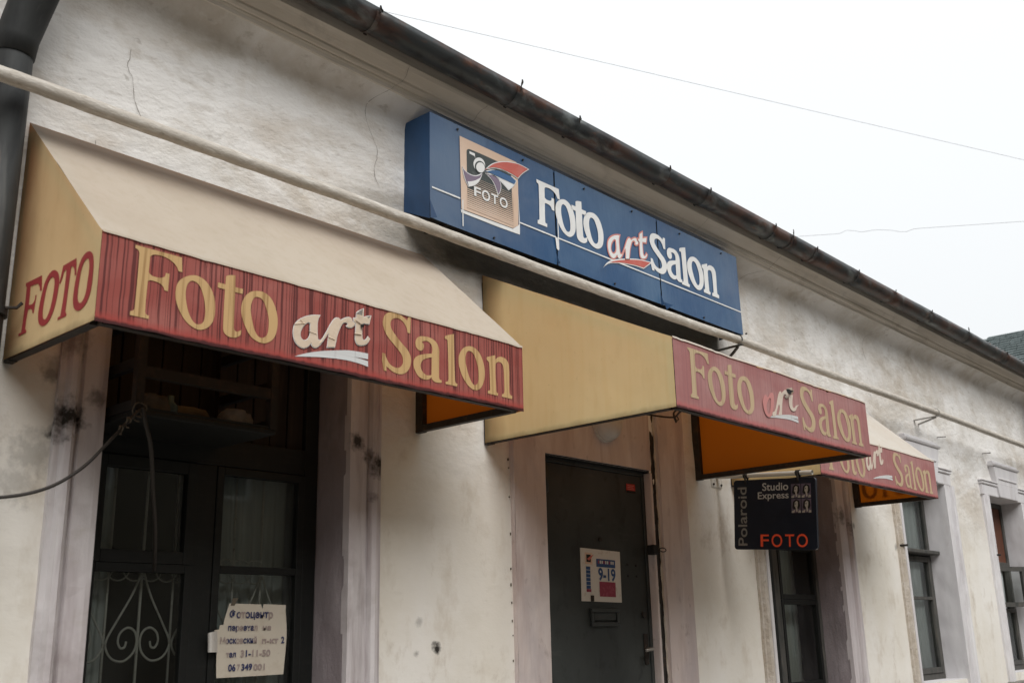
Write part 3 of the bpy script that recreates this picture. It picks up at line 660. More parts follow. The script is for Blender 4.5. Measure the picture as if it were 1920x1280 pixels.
crack([(9.5, 2.77), (9.42, 2.71), (9.2, 2.64), (9.1, 2.52), (9.15, 2.40)], .005)
crack([(1.86, 2.45), (1.85, 2.36), (1.88, 2.30), (1.90, 2.20), (1.96, 2.12)], .003); crack([(1.74, 1.98), (1.76, 1.92), (1.81, 1.86), (1.80, 1.78)], .003)

# ------------------------------------------------------------------ gutter and downpipes
GX = [-3.2, -.6, 1.35, 2.90, 3.93, 4.45, 5.40, 5.90, 6.82, 7.10, 7.50, 8.27, 9.04, 9.90, 10.9, 12.1, 13.6, 15.6]
gut = thing('rain_gutter', 'long patinated dark brown half-round gutter along the eaves', 'gutter', (2.9, -.315, 2.87))
def gz(x): return 2.955 + .008 * fbm(x * .35, 1.3, 0, 2) - .0015 * x
for a, b in zip(GX, GX[1:]):
    mb = MB(); n, m = max(4, int((b - a) / .12)), 14; t0 = .006 * (rnd.random() - .5); r0 = .073 + .002 * rnd.random(); flip = rnd.random() * .004
    for i in range(n + 1):
        u = i / n; x = a - .012 + (b - a + .024) * u
        for k in range(m + 1):
            an = math.pi * (k / m) + math.pi - .12 * (k == 0); rr = r0 + flip * u + .003 * fbm(x * 2.2, an * 1.2, 5, 2)
            mb.v.append((x, -.315 + rr * math.cos(an), gz(x) + rr * 1.05 * math.sin(an) + t0))
        mb.v.append((x, -.315 - r0 + .012, gz(x) + .010 + t0))     # rolled outer bead
        mb.v.append((x, -.315 - r0 + .016, gz(x) - .004 + t0))
    w_ = m + 3
    for i in range(n):
        for k in range(m): mb.f.append((i * w_ + k, (i + 1) * w_ + k, (i + 1) * w_ + k + 1, i * w_ + k + 1))
        mb.f += [(i * w_, i * w_ + m + 1, (i + 1) * w_ + m + 1, (i + 1) * w_), (i * w_ + m + 1, i * w_ + m + 2, (i + 1) * w_ + m + 2, (i + 1) * w_ + m + 1)]
    o = mb.build('gutter_section', 'gutter', gut, True); sm = o.modifiers.new('solid', 'SOLIDIFY'); sm.thickness = .003
for j, x in enumerate(GX[1:-1]):
    mb = MB(); wd = .012 + .01 * (j % 3 == 0)
    for i in range(15):
        an = math.pi + math.pi * i / 14
        for xx, rr in ((x - wd, .0765), (x - wd, .0802), (x + wd, .0802), (x + wd, .0765)): mb.v.append((xx, -.315 + rr * math.cos(an), gz(x) + rr * 1.05 * math.sin(an)))
    for i in range(14):
        for k in range(4): mb.f.append((i * 4 + k, i * 4 + (k + 1) % 4, i * 4 + 4 + (k + 1) % 4, i * 4 + 4 + k))
    mb.f += [(0, 1, 2, 3), (59, 58, 57, 56)]
    mb.build('joint_band', 'gutter', gut)
    h = (.012, .022, .010, .055, .014)[j % 5]; y0 = -.398; z_ = gz(x)
    mb = MB(); mb.tube(spline([(x, y0, z_ - .02), (x, y0 - .004, z_ + .02), (x + .008, y0 - .002, z_ + h * .7), (x + .016, y0 + .004, z_ + h), (x + .024, y0 + .006, z_ + h * .8), (x + .02, y0 + .01, z_ + h * .5)], 4), .0035, 6); mb.build('hook', 'rust_steel', gut, True)
    mb = MB(); mb.box(x + .03, x + .05, -.24, -.2, z_ - .05, z_ + .02); mb.box(x + .03, x + .05, -.37, -.2, z_ - .02, z_ - .014); mb.build('bracket', 'gutter', gut)
def downpipe(x, label, topx):
    d = thing('downpipe', label, 'downpipe', (x, -.09, -EYE))
    mb = MB(); mb.tube([(x, -.09, -EYE + .1), (x, -.09, .9), (x, -.09, 1.0), (x, -.09, 2.22)], .068, 24); mb.build('pipe', 'downpipe', d, True)
    mb = MB(); mb.tube([(x, -.09, 2.16), (x + .003, -.098, 2.24), (x + .02, -.14, 2.36), (topx, -.27, 2.62), (topx, -.315, 2.74), (topx, -.315, 2.872)], .078, 24, rad=[.073, .077, .08, .08, .08, .075]); mb.build('elbow', 'downpipe', d, True)
    for zz in (1.15, -.3):
        mb = MB(); mb.tube([(x, -.09, zz - .014), (x, -.09, zz + .014)], .079, 24); mb.box(x - .01, x + .01, -.03, .006, zz - .012, zz + .012); mb.build('pipe_clamp', 'downpipe', d)
    mb = MB(); mb.tube([(x + .05, -.15, 1.16), (x + .085, -.16, 1.165), (x + .1, -.165, 1.185)], .006, 6); mb.build('clamp_bolt', 'rust_steel', d)
    return d
downpipe(1.362, 'fat weathered grey downpipe at the corner of the cream-topped first awning', 1.42)
downpipe(13.72, 'weathered downpipe at the far end of the plastered wall', 13.72)

# ------------------------------------------------------------------ gas pipe
gp = thing('gas_pipe', 'long pale painted gas pipe with flaking paint crossing the wall', 'pipe', (6.5, -.22, 2.0))
GPY = -.22
pp = [aty(px, py, GPY) for px, py in ((-150, 90), (0, 140), (150, 192), (330, 257), (500, 317), (640, 366), (774, 417), (900, 463), (1060, 521), (1220, 580), (1394, 641), (1560, 703), (1750, 771), (1920, 836))]
pp.append(Vector((15.0, GPY, pp[-1].z)))
for p in pp: p.z = 2.008 + (p.z - 2.008) * .8
P = spline(pp, 16); mb = MB()
mb.tube([p + Vector((0, .003 * fbm(p.x * 1.7, 2, 0, 2), .004 * fbm(p.x * 1.3, 7, 0, 2))) for p in P], .030, 16, rad=[.0295 + .0022 * fbm(p.x * 9, 3, 1, 3) for p in P]); mb.build('pipe', 'pipe_paint', gp, True)
zp = lambda x: min(P, key=lambda p: abs(p.x - x)).z
for x in (1.1, 6.42, 10.13, 14.2):
    z_ = zp(x); mb = MB()
    mb.bar((x, .008, z_ - .045), (x, GPY - .035, z_ - .038), .03, .008); mb.bar((x + .10, .008, z_ - (.16 if x < 10 else .075)), (x + .01, GPY + .01, z_ - .046), .018, .012)
    mb.tube([(x, GPY + .0365 * math.cos(t), z_ + .0365 * math.sin(t)) for t in [math.pi * (1.22 * i / 12) - .35 for i in range(13)]], .004, 6); mb.build('pipe_bracket', 'grey_wood' if x < 10 else 'zinc', gp)

# ------------------------------------------------------------------ awnings
VT, VB, AT, AB = 1.335, 1.012, 1.955, 1.008
G = {}
S45 = 320 / 1862
TR = {   # outlines traced on the first valance (zoom pixels)
 'F': (220, 440, S45, ["190,115 700,250 705,410 665,400 630,330s 560,270s 480,235s 385,222s 352,245 335,410 370,450s 440,470s 480,472s 515,455s 525,420 565,430 548,620 508,608 495,570s 460,535s 400,510s 345,500s 325,515 295,840s 310,875s 338,885 333,922 125,878 130,835 160,830s 178,805s 232,215s 222,175s 188,150"]),
 'o': (220, 440, S45, ["830,443s 930,480s 1010,570s 1055,690s 1065,800s 1050,920s 1000,1000s 915,1038s 840,1020s 750,950s 680,840s 640,730s 632,630s 650,540s 710,475s", "825,505s 890,550s 935,660s 955,770s 955,880s 930,960s 870,978s 820,940s 775,850s 750,740s 742,640s 755,560s 785,515s"]),
 't': (220, 440, S45, ["1185,455 1215,443s 1288,445 1283,572 1368,595 1362,648 1282,628 1268,1000s 1278,1045s 1305,1058s 1348,1040 1342,1090 1310,1115s 1265,1124s 1200,1105s 1160,1060s 1152,1000s 1172,598 1092,575 1098,522 1178,542"]),
 'p': (220, 440, S45, ["1515,615s 1600,635s 1670,700s 1715,800s 1738,920s 1728,1050s 1690,1140s 1610,1185s 1530,1170s 1450,1110s 1390,1000s 1352,880s 1350,780s 1380,690s 1440,630s", "1515,680s 1575,710s 1615,800s 1640,900s 1642,1000s 1625,1090s 1580,1127s 1530,1110s 1490,1040s 1465,940s 1450,840s 1455,760s 1480,700s"]),
 'S': (690, 560, S45, ["465,205 458,378 430,372 415,310s 375,245s 325,215s 280,215s 250,240s 242,280s 255,330s 300,400s 370,490s 430,560s 465,640s 465,710s 440,775s 395,815s 340,822s 270,795s 220,755s 198,735 200,788 168,780 150,665 155,590 185,598 195,640s 235,710s 290,748s 335,752s 372,720s 380,665s 360,600s 290,510s 210,410s 165,310s 160,240s 185,175s 230,148s 285,150s 345,172s 400,215s 425,240 438,198"]),
 'a': (690, 560, S45, ["605,520s 595,555s 565,566s 530,540s 515,490s 525,440s 560,412s 610,412s 680,430s 735,475s 765,545s 768,640s 768,840s 775,880s 797,890 795,918 730,910s 695,880s 690,855 655,880s 610,880s 550,845s 510,780s 493,710s 505,655s 545,620s 610,605s 690,600 695,545s 680,495s 645,465s 610,462s 585,475s 600,490s", "690,640 640,650s 595,670s 573,710s 575,760s 600,805s 640,835s 688,832"]),
 'l': (690, 560, S45, ["828,415 850,402s 925,388 938,880s 945,918s 965,932 960,958 838,930 840,905 862,900s 870,870s 858,465s 850,445s 828,440"]),
 'q': (690, 560, S45, ["1090,520s 1150,540s 1205,600s 1245,700s 1260,800s 1250,900s 1215,975s 1160,1000s 1100,970s 1045,900s 1000,800s 978,700s 985,610s 1030,540s", "1090,570s 1135,600s 1165,670s 1188,760s 1192,850s 1185,915s 1155,945s 1125,925s 1090,850s 1065,760s 1050,670s 1060,595s"]),
 'n': (690, 560, S45, ["1283,640 1300,635s 1375,618 1378,668 1410,640s 1450,637s 1500,665s 1528,730s 1532,1000s 1540,1045s 1565,1062 1562,1095 1450,1070 1452,1040 1472,1035s 1478,1000s 1470,780s 1455,715s 1425,692s 1390,700s 1378,740s 1385,990s 1390,1020s 1408,1035 1402,1060 1293,1033 1295,1003 1315,1000s 1318,970s 1310,710s 1300,685s 1283,670"]),
 'w': (500, 540, 260 / 1849, ["700,365 665,450s 660,600s 668,690 705,690s 770,590s 830,480s 890,405s 940,400s 968,430 1000,410s 1060,390s 1110,400s 1128,440 1165,470 1160,500s 1120,535s 1070,535s 1040,510s 1060,490s 1040,470s 1000,480s 960,550s 930,630s 892,800 780,802 805,610 735,715s 680,780s 625,808s 580,780s 570,745 530,790s 470,812s 400,780s 350,710s 328,600s 345,500s 400,430s 500,380s 600,362s", "545,470s 480,510s 440,580s 435,650s 470,695s 520,680s 550,620s 553,520s"]),
 'T': (500, 540, 260 / 1849, ["1180,330 1210,305s 1285,272 1280,385 1340,372s 1388,368 1358,490 1265,480 1262,640s 1275,690s 1300,690s 1335,640 1370,680 1330,745s 1270,772s 1200,765s 1165,715s 1160,650s 1170,480 1140,450 1135,398 1172,400"]),
 'z': (500, 540, 260 / 1849, ["355,915 500,875s 700,845s 900,835s 1100,835s 1345,875 1345,950 1150,915 1345,975 1345,1050 1200,1000s 1000,955s 700,925s 500,918s"]),
}
Y1 = -.69
GB = {}     # bounding boxes of the traced glyphs on the first valance
for ch, (ox, oy, sc, lps) in TR.items():
    L = []
    for t_ in lps:
        pl = flat(parse(t_)); L.append([(lambda q: Vector((q.x, q.z)))(aty(ox + p.x * sc, oy + p.y * sc, Y1)) for p in pl])
    xs_ = [p.x for p in L[0]]; zs_ = [p.y for p in L[0]]; bb = (min(xs_), max(xs_), min(zs_), max(zs_)); GB[ch] = bb
    G[ch] = [[Vector(((p.x - bb[0]) / (bb[1] - bb[0]), (p.y - bb[2]) / (bb[3] - bb[2]))) for p in l] for l in L]
def glyph(ch, bb, y, mat, parent, disp=None, ins=0, name='letter', slant=0):
    L = [[Vector((bb[0] + p.x * (bb[1] - bb[0]), bb[2] + p.y * (bb[3] - bb[2]))) for p in l] for l in G[ch]]
    if ins: L = [inset(L[0], ins)] + [inset(l, -ins) for l in L[1:]]
    return sheet(name, L, lambda u, v: (u, y + (disp(u, v) if disp else 0), v), mat, parent, (0, .0006, 0))
def pbox(l, r, t, b, y, ox=0, oy=0, sc=1):
    q = lambda p: aty(ox + p[0] * sc, oy + p[1] * sc, y)
    return (q(l).x, q(r).x, q(b).z, q(t).z)
def awning(xa, xb, dep, label, fab, sfab, vmat, wave, tear=0):
    aw = thing('awning', label, 'awning', (xa, 0, AB), 'shop awnings on the facade')
    y = -dep; vt = VT + (.008 if dep > 1 else -.02)
    disp = lambda x, z: wave * (.0035 * math.sin(x * 7 + dep) + .002 * fbm(x * 2.2, z * 2.5, dep * 3, 2))
    def top(u, v):
        x = xa + (xb - xa) * u; yy = -.012 + (y + .012) * v; zz = AT + (vt - AT) * v
        s_ = math.sin(math.pi * v); zz -= s_ * (.010 * math.sin(math.pi * u) ** .5 + .007 * abs(math.sin(3 * math.pi * u)) + .006 * fbm(x * 2.2, v * 2.5, 4, 3))
        if v < .06: zz += 0
        if v == 1: yy += disp(x, vt)
        return (x, yy, zz)
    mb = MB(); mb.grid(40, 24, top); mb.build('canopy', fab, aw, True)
    for x, s in ((xa, -1), (xb, 1)):
        def side(u, v):
            yy = -.012 + (y + .012) * u; zt = AT + (vt - AT) * u; b_ = AB
            return (x - s * .010 * math.sin(math.pi * u) * math.sin(math.pi * v), yy + (disp(x, vt) if u == 1 else 0), b_ + (zt - b_) * v)
        mb = MB(); mb.grid(20, 16, side)
        if s > 0: mb.f = [q[::-1] for q in mb.f]      # outside faces front
        mb.build('side_panel', sfab, aw, True)
    mb = MB()
    def val(u, v):
        x = xa + (xb - xa) * u; z = VB - .006 + (vt - VB + .006) * v
        if tear and v == 1: z -= tear * max(0, fbm(x * 9, 3, 1, 4)) * (.2 + u)
        if v == 0: z += .004 * fbm(x * 12, 1, dep, 3)
        return (x, y - .0025 + disp(x, z), z)
    mb.grid(160, 14, val); va = mb.build('valance', vmat, aw, True)
    mb = MB(); mb.grid(60, 1, lambda u, v: (xa + (xb - xa) * u, y - .003 + disp(xa + (xb - xa) * u, vt) - .004 * (1 - v), vt + .004 - .010 * (1 - v) - .004 * max(0, fbm(u * 30, 0, dep, 2)))); mb.build('top_hem', fab, aw, True)
    t = .032
    fr = [((xa + .03, y + .022, AB + .012), (xb - .03, y + .022, AB + .012)), ((xa + .03, -.02, AB + .3), (xb - .03, -.02, AB + .9 * 0 + .3))]
    mb = MB(); mb.bar(*fr[0], t, t); mb.build('frame_bar', 'dark_steel', aw)
    for x in (xa + .022, xb - .022):
        mb = MB(); mb.bar((x, y + .04, AB + .012), (x, -.045, AB + .012), t, t); mb.build('frame_bar', 'dark_steel', aw)
        mb = MB(); mb.bar((x, -.024, AB - .008), (x, -.024, AT - .04), .05, .03, (1, 0, 0)); mb.build('wall_post', 'dark_steel', aw)
        mb = MB(); mb.bar((x, -.045, AT - .05), (x, y + .03, vt - .03), .024, .024); mb.build('rafter', 'dark_steel', aw)
        mb = MB(); mb.bar((x, y + .022, AB + .03), (x, y + .022, vt - .03), .024, .024); mb.build('corner_post', 'dark_steel', aw)
    mb = MB(); mb.bar((xa + .02, y + .02, vt - .016), (xb - .02, y + .02, vt - .016), .024, .024); mb.build('frame_bar', 'dark_steel', aw)
    mb = MB(); mb.bar((xa + .05, -.02, AT - .09), (xb - .05, -.02, AT - .09), .03, .03); mb.build('frame_bar', 'dark_steel', aw)
    return aw, va, disp
# first awning
A1 = (1.478, 3.545)
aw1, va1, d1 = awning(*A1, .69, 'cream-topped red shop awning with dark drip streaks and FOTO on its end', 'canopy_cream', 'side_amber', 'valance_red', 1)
yl = -.69 - .0045
for ch in 'FotpSalqn': glyph(ch, GB[ch], yl, 'gold_dirty', va1, d1)
for ch in 'wT':
    glyph(ch, GB[ch], yl - .0015, 'sign_white', va1, d1); glyph(ch, GB[ch], yl - .003, 'sticker_beige', va1, d1, .0024, 'letter_face')
glyph('z', GB['z'], yl, 'silver_swoosh', va1, d1, name='swoosh')
# creases and lifted corners of the peeling sticker
def tri(name, pts, mat, parent, ox, oy, sc, ys):
    v = [aty(ox + p[0] * sc, oy + p[1] * sc, y_) for p, y_ in zip(pts, ys)]; return mesh(name, v, [tuple(range(len(v)))], mat, parent)
ar = (500, 540, 260 / 1849)
tri('lifted_corner', [(1182, 345), (1283, 275), (1278, 365)], 'sign_white', va1, *ar, (-.703, -.722, -.703))
tri('lifted_corner', [(1335, 385), (1388, 366), (1362, 410)], 'sign_white', va1, *ar, (-.703, -.716, -.703))
for a_, b_ in (((372, 480), (505, 470)), ((445, 420), (500, 490)), ((560, 575), (660, 615)), ((820, 655), (905, 690)), ((1185, 430), (1275, 490)), ((1170, 608), (1262, 618)), ((700, 740), (735, 705))):
    p, q = aty(ar[0] + a_[0] * ar[2], ar[1] + a_[1] * ar[2], -.70), aty(ar[0] + b_[0] * ar[2], ar[1] + b_[1] * ar[2], -.70)
    d_ = Vector((0, 0, .003)); mesh('crease', [p - d_, q - d_, q + Vector((0, -.0035, 0)), p + Vector((0, -.0035, 0)), q + d_, p + d_], [(0, 1, 2, 3), (3, 2, 4, 5)], 'sticker_beige', va1)
p = aty(ar[0] + 1272 * ar[2], ar[1] + 510 * ar[2], -.703); mb = MB(); mb.tube([p, p + Vector((.002, -.008, .006))], .006, 7, rad=[.008, .004]); mb.build('burn_hole', 'black', va1)
# FOTO on the near end
SD = 200 / 985
for t_ in (["232,545 370,470 370,610 355,612 350,570s 335,545 272,570 258,745 290,735s 310,700s 315,655 325,652 302,820 292,820 288,790s 275,780s 253,785 230,960s 240,980 240,1000 170,1035 175,1010s 195,1000s 240,580s 232,575"],
           ["480,420s 515,445s 527,510s 520,600s 500,730s 470,840s 430,915s 385,940s 355,915s 345,840s 355,740s 375,630s 400,530s 440,450s", "465,485s 485,510s 483,590s 468,700s 450,790s 425,860s 405,880s 388,860s 385,790s 395,700s 412,600s 435,520s"],
           ["565,380 690,312 690,465 675,467 672,410s 655,385 640,390s 597,800s 607,825 605,848 527,885 530,862s 552,845s 597,415 575,430s 560,480s 540,545 530,545"],
           ["820,250s 850,270s 863,330s 858,450s 840,600s 805,710s 760,775s 715,800s 680,775s 667,700s 675,590s 695,470s 725,360s 770,280s", "805,315s 820,340s 820,420s 805,530s 790,630s 765,700s 735,728s 712,700s 710,620s 722,520s 740,420s 770,345s"]):
    L = [[(lambda q: (q.y, q.z))(atx(p.x * SD, 420 + p.y * SD, A1[0])) for p in flat(parse(s_))] for s_ in t_]
    sheet('letter', L, lambda u, v: (A1[0] - .0012 + .010 * math.sin(math.pi * min(1, max(0, u / -.69))) * math.sin(math.pi * min(1, max(0, (v - AB) / (AT + (VT - AT) * (u / -.69) - AB)))) - .001, u, v), 'letter_red', aw1, (.0008, 0, 0))
    if 'FOTO_SET' not in G: G['FOTO_SET'] = []
    G['FOTO_SET'].append(L)
# second awning
A2 = (4.0, 6.11); D2 = 1.222
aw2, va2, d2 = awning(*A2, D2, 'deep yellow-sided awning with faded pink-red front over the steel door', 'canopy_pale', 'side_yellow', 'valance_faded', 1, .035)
o3 = (1250, 620, .15625); o4 = (1400, 700, 260 / 1849); y2 = -D2
B2 = {'F': pbox((230, 195), (495, 390), (232, 195), (280, 800), y2, *o3), 'o': pbox((483, 560), (704, 740), (550, 425), (640, 900), y2, *o3), 't': pbox((692, 490), (858, 920), (755, 402), (830, 950), y2, *o3),
      'p': pbox((845, 660), (1047, 850), (910, 540), (985, 1000), y2, *o3), 'S': pbox((700, 260), (916, 650), (750, 170), (850, 780), y2, *o4), 'a': pbox((936, 420), (1122, 860), (970, 395), (1060, 835), y2, *o4),
      'l': pbox((1090, 375), (1216, 880), (1140, 355), (1215, 882), y2, *o4), 'q': pbox((1190, 560), (1372, 740), (1240, 470), (1310, 910), y2, *o4), 'n': pbox((1348, 580), (1547, 975), (1400, 540), (1545, 978), y2, *o4)}
for ch, bb in B2.items(): glyph(ch, bb, y2 - .0045, 'gold_faded', va2, d2)
SW2 = pbox((270, 680), (686, 700), (600, 555), (680, 700), y2, *o4)
glyph('z', SW2, y2 - .0045, 'silver_swoosh', va2, d2, name='swoosh')
def traced(name, txt, org, y, mat, parent, ins=0, lift=.0):
    L = [[(lambda q: Vector((q.x, q.z)))(aty(org[0] + p.x * org[2], org[1] + p.y * org[2], y)) for p in flat(parse(s_))] for s_ in txt]
    if ins: L = [inset(L[0], ins)] + [inset(l, -ins) for l in L[1:]]
    return sheet(name, L, lambda u, v: (u, y - lift, v), mat, parent, (0, .0006, 0))
traced('letter', ["235,285s 262,320s 300,265s 330,262s 345,330s 342,450s 318,560s 280,585s 235,540s 205,440s 202,350s", "275,350s 250,420s 262,520s 285,540s 300,470s 305,380s 295,330s"], o4, y2, 'ghost_pink', va2, 0, .008)
traced('letter', ["425,240 440,245s 442,270 470,240s 500,220s 540,250s 540,310s 515,335s 490,315s 505,290s 490,280s 465,330s 452,550 405,562 418,420s 385,500s 375,555s 345,575s 325,550s 330,520s 360,500s 390,360s 405,280s"], o4, y2, 'sticker_pale', va2, 0, .008)
traced('letter', ["545,290 600,290 592,400s 608,460s 640,430 680,420 655,450s 630,500s 590,500s 558,450s 545,360s"], o4, y2, 'sticker_pale', va2, 0, .008)
tri('lifted_corner', [(525, 200), (605, 185), (630, 240), (600, 285), (560, 270)], 'sticker_pale', va2, *o4, (-1.234, -1.250, -1.262, -1.24, -1.234))
tri('burn_hole', [(525, 205), (560, 205), (632, 238), (598, 252), (585, 285), (545, 260)], 'black', va2, *o4, (-1.256,) * 6)
# third awning
A3 = (6.535, 8.585); yl3 = -.69 - .0045
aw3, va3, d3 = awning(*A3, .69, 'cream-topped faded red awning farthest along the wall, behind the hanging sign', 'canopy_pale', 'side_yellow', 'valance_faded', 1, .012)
off = A3[0] - A2[0]; kx = (A3[1] - A3[0]) / (A2[1] - A2[0])
for ch, bb in B2.items(): glyph(ch, (A3[0] + (bb[0] - A2[0]) * kx, A3[0] + (bb[1] - A2[0]) * kx, bb[2] - .02, bb[3] - .02), yl3, 'gold_faded', va3, d3)
glyph('z', (A3[0] + (SW2[0] - A2[0]) * kx, A3[0] + (SW2[1] - A2[0]) * kx, SW2[2] - .02, SW2[3] - .02), yl3, 'silver_swoosh', va3, d3, name='swoosh')
sx0 = A3[0] + (SW2[0] - A2[0]) * kx - .09; kk = .72
for ch in 'wT':
    b = GB[ch]; wx = GB['w'][0]; bz = GB['w'][2]
    glyph(ch, (sx0 + (b[0] - wx) * .80, sx0 + (b[1] - wx) * .80, SW2[3] - .02 + (b[2] - bz), SW2[3] - .02 + (b[3] - bz)), yl3 - .001, 'sticker_pale', va3, d3)
for L in G.pop('FOTO_SET'):   # lettering on the far end panel shows through the cloth as a shadow
    sheet('letter', [[(p[0] + 0, p[1]) for p in l] for l in L], lambda u, v: (A3[1] + .004, -.72 - u, v), 'letter_red', aw3, (.0008, 0, 0))

# ------------------------------------------------------------------ blue sign box
SX0, SX1, SZ0, SZ1, SY = 3.417, 6.53, 2.075, 2.675, -.20
sb = thing('sign_box', 'long blue weathered sign box lettered Foto art Salon under the eaves', 'sign', (4.97, 0, SZ0))
SEAM = [SX0, aty(1041, 400, SY).x, aty(1236, 500, SY).x, SX1]
for k, (a, b) in enumerate(zip(SEAM, SEAM[1:])):
    b1 = .006 if k < 2 else 0; a1 = .006 if k else 0; tl = (.0, .0012, -.0008)[k]
    def face(u, v, a=a + a1, b=b - b1, k=k):
        x = a + (b - a) * u; z = SZ0 + (SZ1 - SZ0) * v
        y = SY + .0008 * fbm(x * 1.5, z * 2.5, k, 2) + tl * (u - .5) - .005 * (1 - v) ** 3 * (abs(u - .5) * 2) ** 6
        return (x, y, z)
    mb = MB(); mb.grid(24, 12, face); o = mb.build('face_panel', 'sign_blue', sb, True)
mb = MB(); mb.box(SX0 + .01, SX1 - .01, SY + .012, SY + .02, SZ0 + .01, SZ1 - .01); mb.build('backing', 'black', sb)
mb = MB(); mb.add([(SX0, SY - .001, SZ0 - .004), (SX0, SY - .001, SZ1), (SX0, -.004, SZ1), (SX0, -.004, SZ0 + .09)], [(0, 1, 2, 3)]); mb.build('end_panel', 'sign_side', sb)
mb = MB(); mb.add([(SX1, SY - .001, SZ0), (SX1, SY - .001, SZ1), (SX1, -.004, SZ1), (SX1, -.004, SZ0)], [(0, 1, 2, 3)]); mb.build('end_panel', 'sign_side', sb)
mb = MB(); mb.box(SX0 + .002, SX1 - .002, SY + .003, .004, SZ1 - .012, SZ1 - .002); mb.build('top_panel', 'sign_side', sb)
mb = MB(); mb.box(SX0 + .002, SX1 - .002, SY + .003, .004, SZ0 + .03, SZ0 + .036); mb.build('base_panel', 'black', sb)
for k in range(9):
    x = SX0 + .15 + k * .36; mb = MB(); mb.box(x, x + .02, SY + .02, .002, SZ0 + .012, SZ0 + .03); mb.build('rib', 'dark_steel', sb)
# white pin lines, in sections between the seams
o1 = (990, 320, .15625); o2 = (1180, 400, .15625)
zl = aty(1000, 425, SY).z
lz = aty(860, 375, SY).z
segs = [(SX0 + .012, aty(862, 376, SY).x), (aty(974, 420, SY).x, SEAM[1] - .006), (SEAM[1] + .006, SEAM[2] - .006), (SEAM[2] + .006, SX1 - .004)]
for a, b in segs:
    mb = MB(); mb.grid(16, 1, lambda u, v: (a + (b - a) * u, SY - .0046, SZ0 + .172 + (.0085 + .003 * max(0, fbm(u * 9, a, 0, 2))) * (v - .5))); mb.build('pin_line', 'sign_white', sb)
for x, za, zb in ((aty(866, 415, SY).x, SZ0 + .02, SZ0 + .17), (SEAM[1] + .012, SZ0 + .10, SZ0 + .30)):
    mb = MB(); mb.box(x, x + .007, SY - .0056, SY - .0046, za, zb); mb.build('pin_line', 'sign_white', sb)
BS = {'F': pbox((100, 110), (370, 330), (102, 112), (122, 632), SY, *o1), 'o': pbox((330, 470), (564, 700), (395, 340), (510, 798), SY, *o1), 't': pbox((522, 445), (703, 850), (600, 368), (680, 873), SY, *o1),
      'p': pbox((663, 600), (898, 830), (735, 500), (850, 943), SY, *o1), 'S': pbox((240, 330), (443, 640), (290, 245), (400, 730), SY, *o2), 'a': pbox((437, 470), (630, 840), (490, 420), (590, 815), SY, *o2),
      'l': pbox((597, 430), (718, 880), (655, 415), (717, 882), SY, *o2), 'q': pbox((690, 600), (886, 800), (745, 520), (840, 920), SY, *o2), 'n': pbox((868, 640), (1070, 1010), (920, 610), (1068, 1015), SY, *o2)}
for ch, bb in BS.items():
    L = [[Vector((bb[0] + p.x * (bb[1] - bb[0]), bb[2] + p.y * (bb[3] - bb[2]))) for p in l] for l in G[ch]]
    L = [inset(L[0], -.004)] + [inset(l, .004) for l in L[1:]]          # this lettering is a little bolder
    sheet('letter', L, lambda u, v: (u, SY - .0036, v), 'sign_white', sb, (0, .0006, 0))
ab = (aty(1130, 470, SY).x + .03, aty(1214, 455, SY).x, 0, 0)
wx0, wx1 = GB['w'][0], GB['T'][1]; zb0, zb1 = GB['w'][2], GB['T'][3]
ax0 = aty(o1[0] + 945 * .15625, o1[1] + 940 * .15625, SY).x; ax1 = aty(o2[0] + 210 * .15625, o2[1] + 330 * .15625, SY).x
az0 = aty(o1[0] + 1010 * .15625, o1[1] + 1062 * .15625, SY).z; az1 = aty(o2[0] + 155 * .15625, o2[1] + 215 * .15625, SY).z
fx = lambda x: ax0 + (x - wx0) / (wx1 - wx0) * (ax1 - ax0); fz = lambda z: az0 + (z - zb0) / (zb1 - zb0) * (az1 - az0)
for ch in 'wT':
    b = GB[ch]; bb = (fx(b[0]), fx(b[1]), fz(b[2]), fz(b[3]))
    glyph(ch, bb, SY - .0040, 'pink_edge', sb, None, -.003); glyph(ch, bb, SY - .0052, 'sign_white', sb, None, .0065, 'letter_face')
bz = pbox((-310, 770 + 0), (272, 590), (100, 545), (170, 665), SY, *o2)
traced('swoosh', ["-318,655 -270,590s -200,560s -60,545s 100,550s 270,592 210,635 165,668 50,630s -100,605s -230,600s -290,625s"], o2, SY, 'sign_white', sb, 0, .0040)
traced('swoosh', ["-270,605 -190,575s -60,560s 100,562s 245,594 205,625 165,655 50,620s -100,595s -230,592s"], o2, SY, 'emblem_red', sb, 0, .0052)
